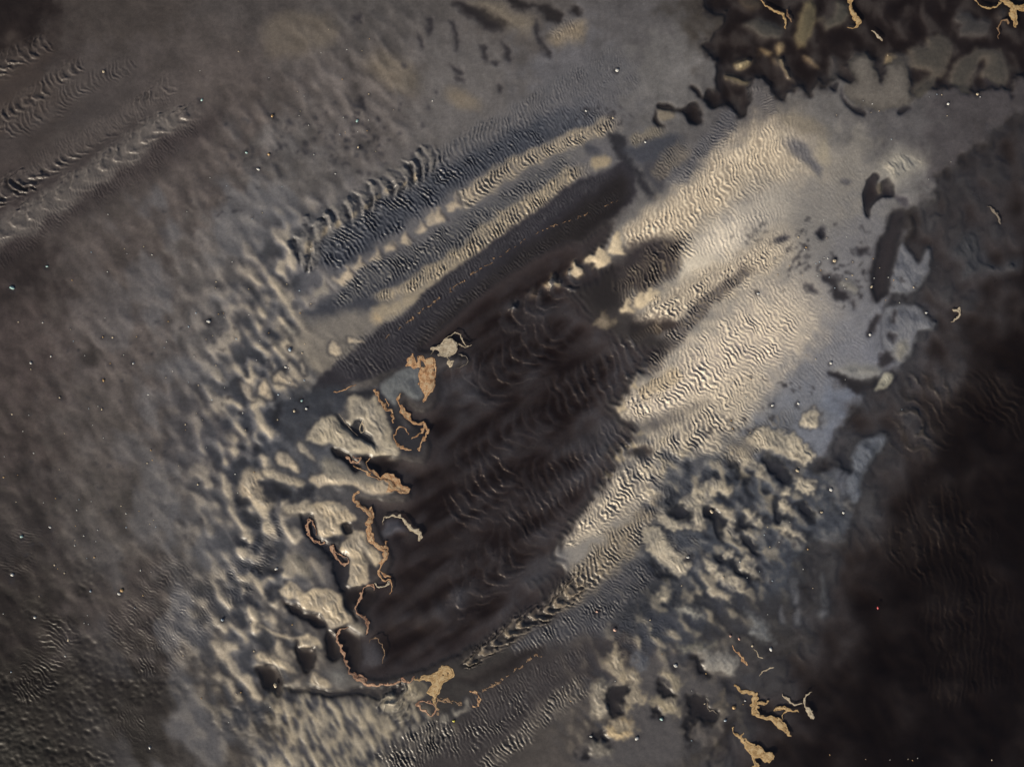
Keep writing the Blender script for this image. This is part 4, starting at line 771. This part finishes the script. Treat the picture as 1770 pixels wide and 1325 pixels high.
# ------------------------------------------------------------------ things on the flat: crusts of dried foam
def crust_material(name, c1, c2, c3, rough=.7):
    m, nt, bs = newmat(name); L = nt.links.new
    tc = N(nt, 'ShaderNodeTexCoord')
    n1 = N(nt, 'ShaderNodeTexNoise', Scale=12.0, Detail=6.0, Roughness=.68, Distortion=3.5); L(tc.outputs['Object'], n1.inputs['Vector'])
    sa = N(nt, 'ShaderNodeAttribute', attribute_name='stain')
    ma = N(nt, 'ShaderNodeMath', operation='MULTIPLY_ADD'); L(n1.outputs['Fac'], ma.inputs[0]); ma.inputs[1].default_value = .9; L(sa.outputs['Fac'], ma.inputs[2])
    mb = N(nt, 'ShaderNodeMath', operation='MULTIPLY'); L(ma.outputs[0], mb.inputs[0]); mb.inputs[1].default_value = .55
    r = N(nt, 'ShaderNodeValToRGB'); L(mb.outputs[0], r.inputs[0])
    e = r.color_ramp.elements; e[0].position = .26; e[0].color = (*c1, 1); e[1].position = .74; e[1].color = (*c3, 1)
    k = e.new(.5); k.color = (*c2, 1)
    L(r.outputs[0], bs.inputs['Base Color']); bs.inputs['Roughness'].default_value = rough
    n2 = N(nt, 'ShaderNodeTexNoise', Scale=28.0, Detail=3.0, Distortion=1.5); L(tc.outputs['Object'], n2.inputs['Vector'])
    b = N(nt, 'ShaderNodeBump', Strength=.5, Distance=.008); L(n2.outputs['Fac'], b.inputs['Height']); L(b.outputs['Normal'], bs.inputs['Normal'])
    return m
MC = {'orange': crust_material('rust_orange_crust', (0.081, 0.041, 0.022), (0.274, 0.148, 0.067), (0.370, 0.274, 0.170)),
      'pink': crust_material('brown_pink_crust', (0.074, 0.044, 0.033), (0.215, 0.111, 0.067), (0.326, 0.222, 0.148)),
      'gold': crust_material('golden_crust', (0.089, 0.059, 0.030), (0.252, 0.163, 0.067), (0.370, 0.281, 0.155)),
      'pale': crust_material('pale_crust', (0.163, 0.133, 0.096), (0.266, 0.229, 0.170), (0.370, 0.333, 0.259)),
      'dim': crust_material('dull_grey_crust', (0.059, 0.052, 0.044), (0.111, 0.096, 0.081), (0.178, 0.155, 0.126)),
      'dimor': crust_material('dull_rust_crust', (0.074, 0.044, 0.026), (0.133, 0.081, 0.044), (0.207, 0.141, 0.081))}
KW = .95
def crust(fr, polys, strands, mat, label, group=None, rag=3.2, thick=.32, broken=0.0, res=.75, kw=KW, name='foam_crust'):
    """one crust: a thin sheet following the ground or floating on the pool, with real thickness and ragged rims"""
    sc_ = FR[fr][2]
    PP = [crom([q[:2] for q in P(fr, t)], 3, True) for t in polys]
    SS = []
    for t in strands:
        q = np.array(P(fr, t)); q[:, 2] = q[:, 2] * kw / sc_; SS.append(crom(q, 4))
    allp = np.concatenate([q[:, :2] for q in PP + SS])
    u0, v0 = allp.min(0) - 12; u1, v1 = allp.max(0) + 12
    x, y = np.meshgrid(np.arange(u0, u1, res, dtype=F), np.arange(v0, v1, res, dtype=F))
    r1 = noise(10, 71, octv=2, u=x, v=y); r2 = noise(10, 72, octv=2, u=x, v=y)
    xw = x + r1 * rag; yw = y + r2 * rag
    sd = np.full(x.shape, -1e3, dtype=F)
    for q in PP: sd = np.maximum(sd, sdf_poly(q, xw, yw))
    for q in SS:
        T, S, cum, (w,) = near_path(q, xw, yw); w = w * (1 + .35 * r2)
        sd = np.maximum(sd, w - np.abs(T))
    if broken: sd = np.minimum(sd, (noise(7, 73, octv=3, u=x, v=y) + broken) * 6)
    # holes and folds inside the broad parts
    fold = np.abs(noise(11, 74, octv=1, u=x + r1 * 5, v=y + r2 * 5))
    sd = np.where(sd > 2.2, np.minimum(sd, .1 + (fold - .012) * 60), sd)
    sdc = sd.copy()
    # foam dries in parallel strands: thin gaps follow the rim
    gap = np.abs(sd - 1.9 + .9 * r2) - .28
    sd = np.where((sd > .6) & (r1 > -.15), np.minimum(sd, gap * 4), sd)
    ins = sd > 0
    cell = ins[1:, 1:] | ins[:-1, 1:] | ins[1:, :-1] | ins[:-1, :-1]
    # loose flakes become crumbs of their own; specks are dropped
    todo = {(int(a_), int(b_)) for a_, b_ in zip(*np.nonzero(cell))}; comps = []
    while todo:
        st_ = [todo.pop()]; cmp_ = []
        while st_:
            a_, b_ = st_.pop(); cmp_.append((a_, b_))
            for n_ in ((a_+1, b_), (a_-1, b_), (a_, b_+1), (a_, b_-1)):
                if n_ in todo: todo.discard(n_); st_.append(n_)
        comps.append(cmp_)
    comps.sort(key=len, reverse=True)
    if broken: comps = [q for q in comps if len(q) > 14]
    else: comps = comps[:1]
    for cmp_ in comps:
        cell = np.zeros_like(cell); cc = np.array(cmp_); cell[cc[:, 0], cc[:, 1]] = True
        crust_mesh(x, y, sd, sdc, cell, res, r1, r2, fold, thick, name, mat, label, group)
def crust_mesh(x, y, sd, sdc, cell, res, r1, r2, fold, thick, name, mat, label, group):
    gy, gx = np.gradient(sd, res)
    g = np.maximum(np.hypot(gx, gy), .3)
    mv = np.where(sd < 0, np.clip(-sd / g, 0, res * 1.2), 0)
    X = x + gx / g * mv; Y = y + gy / g * mv
    i = np.clip(((X + PAD) / ST).astype(int), 0, NX - 2); j = np.clip(((Y + PAD) / ST).astype(int), 0, NY - 2)
    fx = (X + PAD) / ST - i; fy = (Y + PAD) / ST - j
    gz = Z[j, i] * (1-fx) * (1-fy) + Z[j, i+1] * fx * (1-fy) + Z[j+1, i] * (1-fx) * fy + Z[j+1, i+1] * fx * fy
    base = np.maximum(gz, 0.0)
    sd0 = np.clip(sdc, -1, 12)
    stripe = .5 + .5 * np.sin(sd0 * 1.9 + 3.5 * r1 + 1.5 * r2)
    core = sstep(1.0, 5.0, sd0)
    stain = np.clip(.30 + .55 * stripe * (1 - .55 * core) + .55 * core * (.5 + 1.1 * r2) - .5 * sstep(.9, .1, sd0), 0, 1)
    t = thick * np.sqrt(np.clip(sd + .35, 0, 3) / 3)
    top = base + .12 + t + .25 * fold * sstep(1, 3, sd)
    low = base - .5
    ny, nx = X.shape; idx = np.arange(nx * ny).reshape(ny, nx); off = nx * ny
    a, b, c, d = idx[1:, :-1], idx[1:, 1:], idx[:-1, 1:], idx[:-1, :-1]
    q = np.stack([a, b, c, d], -1)[cell]
    faces = [q, q[:, ::-1] + off]
    cp = np.pad(cell, 1)
    for (dy, dx, e0, e1) in ((1, 0, a, b), (-1, 0, c, d), (0, 1, b, c), (0, -1, d, a)):
        nb = cp[1+dy:cp.shape[0]-1+dy, 1+dx:cp.shape[1]-1+dx]
        k = cell & ~nb
        faces.append(np.stack([e1[k], e0[k], e0[k] + off, e1[k] + off], -1))
    Fq = np.concatenate(faces); used = np.zeros(2 * off, dtype=bool); used[Fq.ravel()] = True
    rm = np.cumsum(used) - 1; Fq = rm[Fq].astype(np.int32)
    cc = np.nonzero(cell); cx, cy = float(x[cc].mean()), float(y[cc].mean()); z0 = float(base[cc].mean())
    co_ = np.concatenate([np.stack([wx(X) - wx(cx), wy(Y) - wy(cy), (zz - z0) * CM], -1).reshape(-1, 3) for zz in (top, low)])[used].astype(F)
    m = bpy.data.meshes.new(name); m.vertices.add(len(co_)); m.vertices.foreach_set('co', co_.ravel())
    m.loops.add(Fq.size); m.loops.foreach_set('vertex_index', Fq.ravel()); m.polygons.add(len(Fq)); m.polygons.foreach_set('loop_start', np.arange(0, Fq.size, 4, dtype=np.int32))
    m.update(calc_edges=True); m.shade_smooth(); m.materials.append(MC[mat])
    at_ = m.attributes.new('stain', 'FLOAT', 'POINT'); at_.data.foreach_set('value', np.concatenate([stain.ravel(), stain.ravel()])[used].astype(F))
    o = bpy.data.objects.new(name, m); o.location = (wx(cx), wy(cy), z0 * CM); C.objects.link(o)
    o['label'] = label; o['category'] = 'foam crust'; o['group'] = group or 'foam crusts along the waterlines'
crust('5', ["745,845 742,900 745,960 768,985 764,1040 775,1045 800,1000 832,960 842,905 835,840 832,790 800,782 775,800 768,835", "662,825 700,768 714,768 722,802 738,835 750,850 700,842"], ["742,830,14 745,800,12 765,795,10 775,820,8", "640,835,5 600,840,4 560,855,3"], 'orange',
      'broad orange leaf-shaped crust with two horns at the top of the black pool')
crust('5', ["870,700 900,680 950,690 962,730 942,768 900,782 842,775 862,752 812,740 818,722 850,722", "905,800 940,810 935,832 915,842 905,822"], ["900,775,4 912,800,5", "880,690,3 930,655,3 965,640,4 980,665,5 1000,700,5 1035,718,3", "1030,722,2 1000,722,4 975,715,3", "805,765,2 850,730,3 890,715,3"], 'pale',
      'pale beige crust with a looping rim, topmost on the edge of the black pool')
crust('5', [], ["965,775,2 1000,775,4 1020,800,4 1000,828,3 960,850,2", "960,790,1.5 985,800,3 985,820,2"], 'dim', 'small whitish hook-shaped film in black water beside the pale beige crust', thick=.5)
crust('5', [], ["478,968,5 500,990,9 520,1040,7 560,1080,11 590,1110,7 592,1160,4"], 'orange', 'slanting tan strand on the inner edge of the upper sand spit')
crust('5', [], ["545,1025,4 555,1045,6 570,1058,4"], 'orange', 'tiny orange fleck beside the slanting tan strand')
crust('5', [], ["640,990,3 625,1020,5 632,1060,6 650,1100,15 690,1140,14 730,1170,10 765,1160,9 785,1190,9 785,1230,6 770,1270,3", "770,1165,4 765,1200,6 740,1235,6 700,1250,3", "775,1240,5 750,1280,7 740,1320,5"], 'orange', 'ribbon of orange crust hooking round the black inlet, below the leaf-shaped crust')
crust('5', [], ["678,1230,3 670,1200,4 640,1188,4 612,1198,5 603,1240,5 618,1285,7 650,1308,9 692,1312,8"], 'orange', 'open orange ring around a small black pool below the hooked ribbon')
crust('5', [], ["418,1150,3 402,1195,4 410,1215,4 426,1205,3 420,1165,3"], 'pale', 'small pale loop inside the dark notch of the sand spit', rag=1)
crust('5', [], ["285,1110,2 320,1160,3 355,1200,3 390,1235,2"], 'dim', 'thin grey thread along the dark notch of the sand spit', rag=1, thick=.5)
crust('5', [], ["255,988,3 300,978,3 345,955,3 380,940,2", "250,945,2 255,965,2"], 'orange', 'short orange thread at the lower end of the dark furrowed streak', rag=2)
crust('A', [], ["800,838,5 830,872,6 880,880,6 888,852,4 840,840,3"], 'pink', 'flat brownish loop in the dark cleft between two sand spits')
crust('A', ["1030,965 1060,945 1100,955 1140,985 1165,1020 1195,1035 1208,1050 1195,1075 1165,1085 1130,1068 1090,1062 1055,1068 1072,1020 1035,990"], ["952,850,4 935,880,5 945,920,6 980,950,8 1030,970,9", "850,895,3 900,928,5 960,962,6 1030,985,6"], 'orange', 'pointed orange crust on the tip of the long sand spit')
crust('B', [], ["748,3,6 715,22,10 730,60,9 760,90,12 800,112,20 818,150,18 805,210,16 820,280,15 862,320,20 900,340,18 905,378,17 880,420,12 865,450,8 865,490,7 885,515,7 930,520,6 942,560,5 930,600,3", "800,95,5 835,115,6 830,142,5", "890,345,4 915,290,3", "870,460,4 900,490,5 925,500,5"], 'orange', 'long winding orange ribbon down the left shore of the black pool')
crust('B', [], ["820,640,3 850,660,4", "850,580,3 880,610,6 900,600,5", "840,540,4 870,560,5 910,548,7 925,535,5"], 'pale', 'flecked grey patch of scum at the foot of the long winding ribbon', rag=3)
crust('B', [], ["478,170,3 458,168,5 440,185,7 447,230,8 468,275,8 500,297,7 548,302,4", "470,172,3 488,215,3 496,252,2"], 'pink', 'bent copper loop in the dark hollow left of the sand islands')
crust('B', [], ["582,330,11 605,370,9 630,405,6 655,435,5 682,415,5 684,385,3 640,372,3 605,350,4", "560,325,5 570,360,3"], 'pink', 'copper wedge with a curved tail between two sand islands')
crust('B', [], ["835,575,3 825,552,6 790,550,6 765,572,6 755,620,6 740,660,6 722,690,6 745,725,7 788,750,8 800,790,7 795,835,4"], 'pink', 'S-shaped pinkish strand between the lower sand island and the black pool')
crust('B', [], ["680,795,3 645,800,5 620,840,7 620,880,8 645,930,9 665,980,8 685,1040,8 720,1085,9 760,1110,12 800,1135,12 850,1140,9 900,1130,9 950,1135,7 1000,1105,7 1030,1120,6 1075,1095,6", "720,1070,6 760,1085,8 790,1105,6"], 'pink', 'long pinkish crust curving under the bottom shore of the black pool')
crust('B', ["1075,1100 1120,1080 1180,1072 1210,1050 1235,1022 1275,1022 1308,1050 1308,1082 1280,1108 1245,1122 1222,1180 1195,1212 1165,1200 1148,1175 1168,1140 1158,1112 1110,1104"], ["1180,1190,12 1195,1230,8 1210,1280,5"], 'gold', 'branching golden crust at the bottom tip of the black pool')
crust('G', [], ["425,768,8 470,752,6 515,760,7 540,790,7 535,825,7 500,832,7 460,805,8 430,775,9"], 'pink', 'ragged copper ring just below the branching golden crust')
crust('G', [], ["540,740,12 550,780,8 560,835,6", "555,735,16 620,750,13 700,770,9"], 'dimor', 'one of the rusty flakes lying right below the branching golden crust', 'rusty flakes beside the golden crust', broken=.2, rag=3)
crust('G', [], ["755,690,5 790,705,7 812,745,7 800,775,6 775,785,5"], 'orange', 'frayed orange curl on the dark rippled mud', broken=.6, rag=3)
crust('G', [], ["830,690,9 870,665,8 920,640,9 970,600,7 1010,570,7 1060,545,5 1100,510,6 1140,480,7 1200,465,3"], 'dimor', 'one of the rusty crumbs in the trail across the dark rippled mud', 'rusty crumbs across the dark rippled mud', broken=.05, rag=3)
crust('B', [], ["880,185,2 910,152,4 960,140,6 1000,150,9 1025,185,11 1060,222,13 1105,245,13 1110,275,12"], 'pale', 'feathery pale crescent above a small grey shoal in the black pool')
crust('B', [], ["800,882,2 850,860,3 882,900,4 897,960,4 882,1010,2"], 'dimor', 'thin brown rim round the oval grey shoal in the pool corner', thick=.5)
crust('E', [], ["965,658,7 1000,690,10 1060,700,14 1085,720,18 1078,780,22 1092,830,18 1130,848,14 1180,862,14 1230,892,24 1270,930,17 1298,965,6", "1100,765,12 1150,765,9 1160,745,6", "1110,640,6 1130,660,5 1125,700,4", "1130,840,4 1180,850,6 1255,872,7 1278,925,5", "1170,940,3 1220,935,7"], 'gold', 'long-limbed golden crust in the dark water at the lower right')
crust('E', [], ["1205,808,7 1250,795,14 1290,805,12 1350,812,5", "1290,805,6 1255,835,5 1250,860,3"], 'gold', 'small golden tuft right of the long-limbed golden crust')
crust('E', [], ["1258,700,3 1275,740,6 1320,770,6 1370,772,4"], 'pale', 'curved pale rib, left one of a facing pair at the lower right')
crust('E', [], ["1440,700,3 1400,712,5 1385,750,6 1405,795,8 1420,830,17 1440,858,8"], 'pale', 'pale rib with a swollen foot, right one of a facing pair at the lower right')
crust('E', ["985,970 1010,975 1060,1010 1110,1030 1150,1062 1195,1065 1207,1088 1185,1120 1150,1130 1115,1098 1092,1118 1110,1160 1100,1220 1065,1220 1072,1150 1060,1090 1020,1040"], ["945,915,4 955,945,6 990,975,9", "1000,970,5 1015,945,6"], 'gold', 'broad golden crust with a thin stalk cut by the bottom edge')
crust('E', [], ["938,418,3 980,455,6 1010,500,8 1038,532,5"], 'orange', 'thin orange sliver beside the kidney-shaped sand shoal')
crust('E', [], ["1075,430,2 1100,462,4 1132,490,4"], 'pale', 'fine pale splinter in dark water near the lower right')
crust('E', [], ["1110,600,2 1125,575,4 1185,550,6 1200,545,3"], 'pale', 'short curved whisker above the long-limbed golden crust')
crust('E', [], ["790,745,3 790,780,4 820,812,4 850,835,2"], 'dim', 'faint forked twig-like scum in the black hollow at the bottom')
crust('4', [], ["40,-10,4 70,20,6 110,45,8 150,65,8 168,90,8 176,140,4"], 'gold', 'thin golden line between the grey shoals at the top right')
crust('4', [], ["505,-10,12 515,50,14 540,95,17 545,115,14 530,132,6 490,135,3"], 'gold', 'thick golden foot-shaped crust hanging from the top edge')
crust('4', [], ["178,45,3 190,75,5 205,105,3"], 'dimor', 'short rusty dash beside the pale leaf-shaped shoal at the top')
crust('4', [], ["612,155,3 640,172,6 664,202,4"], 'pale', 'small pale arc floating on the ink-dark water at the top')
crust('4', [], ["1145,0,4 1180,28,6 1225,38,6 1262,20,5 1272,0,5"], 'gold', 'thin golden garland near the top right corner')
crust('4', [], ["1285,0,9 1330,20,17 1400,40,14 1500,30,10", "1345,20,12 1335,60,19 1345,100,15 1350,130,6"], 'gold', 'thick golden crust in the top right corner')
crust('4', [], ["1258,190,3 1262,140,4 1280,102,5 1300,98,5 1315,115,3"], 'dimor', 'dull brown arch below the golden garland')
crust('4', [], ["1200,1050,3 1225,1055,4 1250,1090,6 1272,1130,5", "1150,950,4 1180,965,3 1222,965,2"], 'dim', 'flecked grey line on the dark right-hand shore')
crust('7', [], ["1000,512,8 1020,508,9 1032,530,9 1018,560,5 975,585,2"], 'pale', 'bright little hook on the dark mud at the right')
crust('5', [], ["1900,-130,3 1700,-30,3 1480,45,4 1250,175,4 1050,310,5 880,430,5 760,520,4 600,640,4 500,700,3"], 'dimor', 'one of the rusty crumbs strung along the middle of the dark furrowed streak', 'rusty crumbs along the dark furrowed streak', broken=-.05, rag=4, thick=.3, kw=.8)

# ------------------------------------------------------------------ pebbles and shells
def ico(seed, sq, n=3):
    import bmesh
    rr = random.Random(seed); bm = bmesh.new(); bmesh.ops.create_icosphere(bm, subdivisions=n, radius=1)
    from mathutils import noise as mn, Vector as Ve
    o3 = Ve((seed * 3.1, seed * 1.7, 0))
    for v_ in bm.verts:
        c_ = v_.co.normalized(); k_ = 1 + .28 * mn.noise(c_ * 1.3 + o3) + .08 * mn.noise(c_ * 3.5 + o3)
        v_.co = Ve((c_.x * k_ * sq[0], c_.y * k_ * sq[1], c_.z * k_ * sq[2] + sq[2] * .45))
    m = bpy.data.meshes.new('pebble'); bm.to_mesh(m); bm.free(); m.shade_smooth(); return m
def stone_material(name, c, rough=.4):
    m, nt, bs = newmat(name); L = nt.links.new
    tc = N(nt, 'ShaderNodeTexCoord'); n1 = N(nt, 'ShaderNodeTexNoise', Scale=1.6, Detail=4.0); L(tc.outputs['Object'], n1.inputs['Vector'])
    r = N(nt, 'ShaderNodeValToRGB'); L(n1.outputs['Fac'], r.inputs[0]); e = r.color_ramp.elements
    e[0].position = .3; e[0].color = (*[q * .6 for q in c], 1); e[1].position = .65; e[1].color = (*c, 1)
    L(r.outputs[0], bs.inputs['Base Color']); bs.inputs['Roughness'].default_value = rough; return m
MP = {'white': stone_material('white_shell', (.50, .52, .52)), 'teal': stone_material('blue_green_stone', (.26, .42, .43)), 'blue': stone_material('pale_blue_stone', (.28, .36, .45)),
      'ochre': stone_material('ochre_stone', (.38, .25, .11)), 'pink': stone_material('pinkish_stone', (.48, .31, .25)), 'cream': stone_material('cream_stone', (.44, .38, .28)),
      'black': stone_material('black_stone', (.012, .012, .014)), 'red': stone_material('red_stone', (.45, .06, .07)), 'yellow': stone_material('yellow_fleck', (.50, .46, .05))}
SH = [(1, .8, .6), (1, .65, .5), (1, .95, .7), (1, .75, .45)]
proto = {}
def pebble(u, v, r, mat, label, group, kind='pebble', cat='pebble', rr=random):
    key = (mat, rr.randrange(4))
    if key not in proto:
        me_ = ico(key[1] + 11 * len(proto), SH[key[1]]); me_.materials.append(MP[mat])
        o = bpy.data.objects.new(kind, me_); proto[key] = o
    else: o = proto[key].copy()
    C.objects.link(o)
    o.name = kind
    o.location = (wx(u), wy(v), max(ground(u, v), -.3) * CM); o.scale = (r * CM,) * 3
    o.rotation_euler = (0, 0, rr.uniform(0, 6.28))
    o['label'] = label; o['category'] = cat; o['group'] = group
    return o
G1 = 'larger pebbles and shells on the flat'
for u, v, r, m, lb in PEB: pebble(u, v, r * .85, m, lb, G1)
TXT = {'white': ('tiny white shell fragment, one of the many scattered over the silt', 'tiny white shell fragments'), 'cream': ('tiny cream pebble, one of the many scattered over the silt', 'tiny cream pebbles'),
       'ochre': ('tiny ochre pebble, one of the many scattered over the silt', 'tiny ochre pebbles'), 'blue': ('tiny pale blue pebble, one of the many scattered over the silt', 'tiny pale blue pebbles'),
       'black': ('tiny black pebble, one of the many scattered over the silt', 'tiny black pebbles')}
for u, v, r, m in SMALL:
    pebble(u, v, r * .8, m, TXT[m][0], TXT[m][1])


# ------------------------------------------------------------------ light, sky, camera
az = math.radians(215)       # light comes from the lower left of the view
el = math.radians(27)
# direction towards the sun: (sin az, cos az) with az clockwise from +Y
sx, sy, sz = math.sin(az) * math.cos(el), math.cos(az) * math.cos(el), math.sin(el)
from mathutils import Vector
sd = bpy.data.lights.new('sun', 'SUN'); sd.energy = 4.2; sd.angle = math.radians(.8); sd.color = (1.0, .89, .72)
so = bpy.data.objects.new('sun', sd); C.objects.link(so)
so.rotation_euler = Vector((sx, sy, sz)).to_track_quat('Z', 'Y').to_euler()
w = bpy.data.worlds.new('World'); bpy.context.scene.world = w; w.use_nodes = True
nt = w.node_tree; bg = nt.nodes['Background']; bg.inputs['Strength'].default_value = .09
sky = nt.nodes.new('ShaderNodeTexSky'); sky.sky_type = 'NISHITA'; sky.sun_disc = False
sky.sun_elevation = el; sky.sun_rotation = az; sky.dust_density = 6.0; sky.ozone_density = .3; sky.air_density = .8; nt.links.new(sky.outputs[0], bg.inputs['Color'])
cam = bpy.data.cameras.new('camera'); co = bpy.data.objects.new('camera', cam); C.objects.link(co)
cam.sensor_width = 36; cam.lens = 36; Hc = 17.7
co.location = (0, 0, Hc + .05); cam.clip_end = 1000
cam.shift_y = 0
sc = bpy.context.scene; sc.camera = co
sc.view_settings.view_transform = 'Standard'; sc.view_settings.look = 'None'; sc.view_settings.exposure = 0.22; sc.view_settings.gamma = 1
sc.cycles.transparent_max_bounces = 8; sc.cycles.max_bounces = 5
print('grid', NX, NY, 'verts', len(me.vertices), len(mw.vertices))
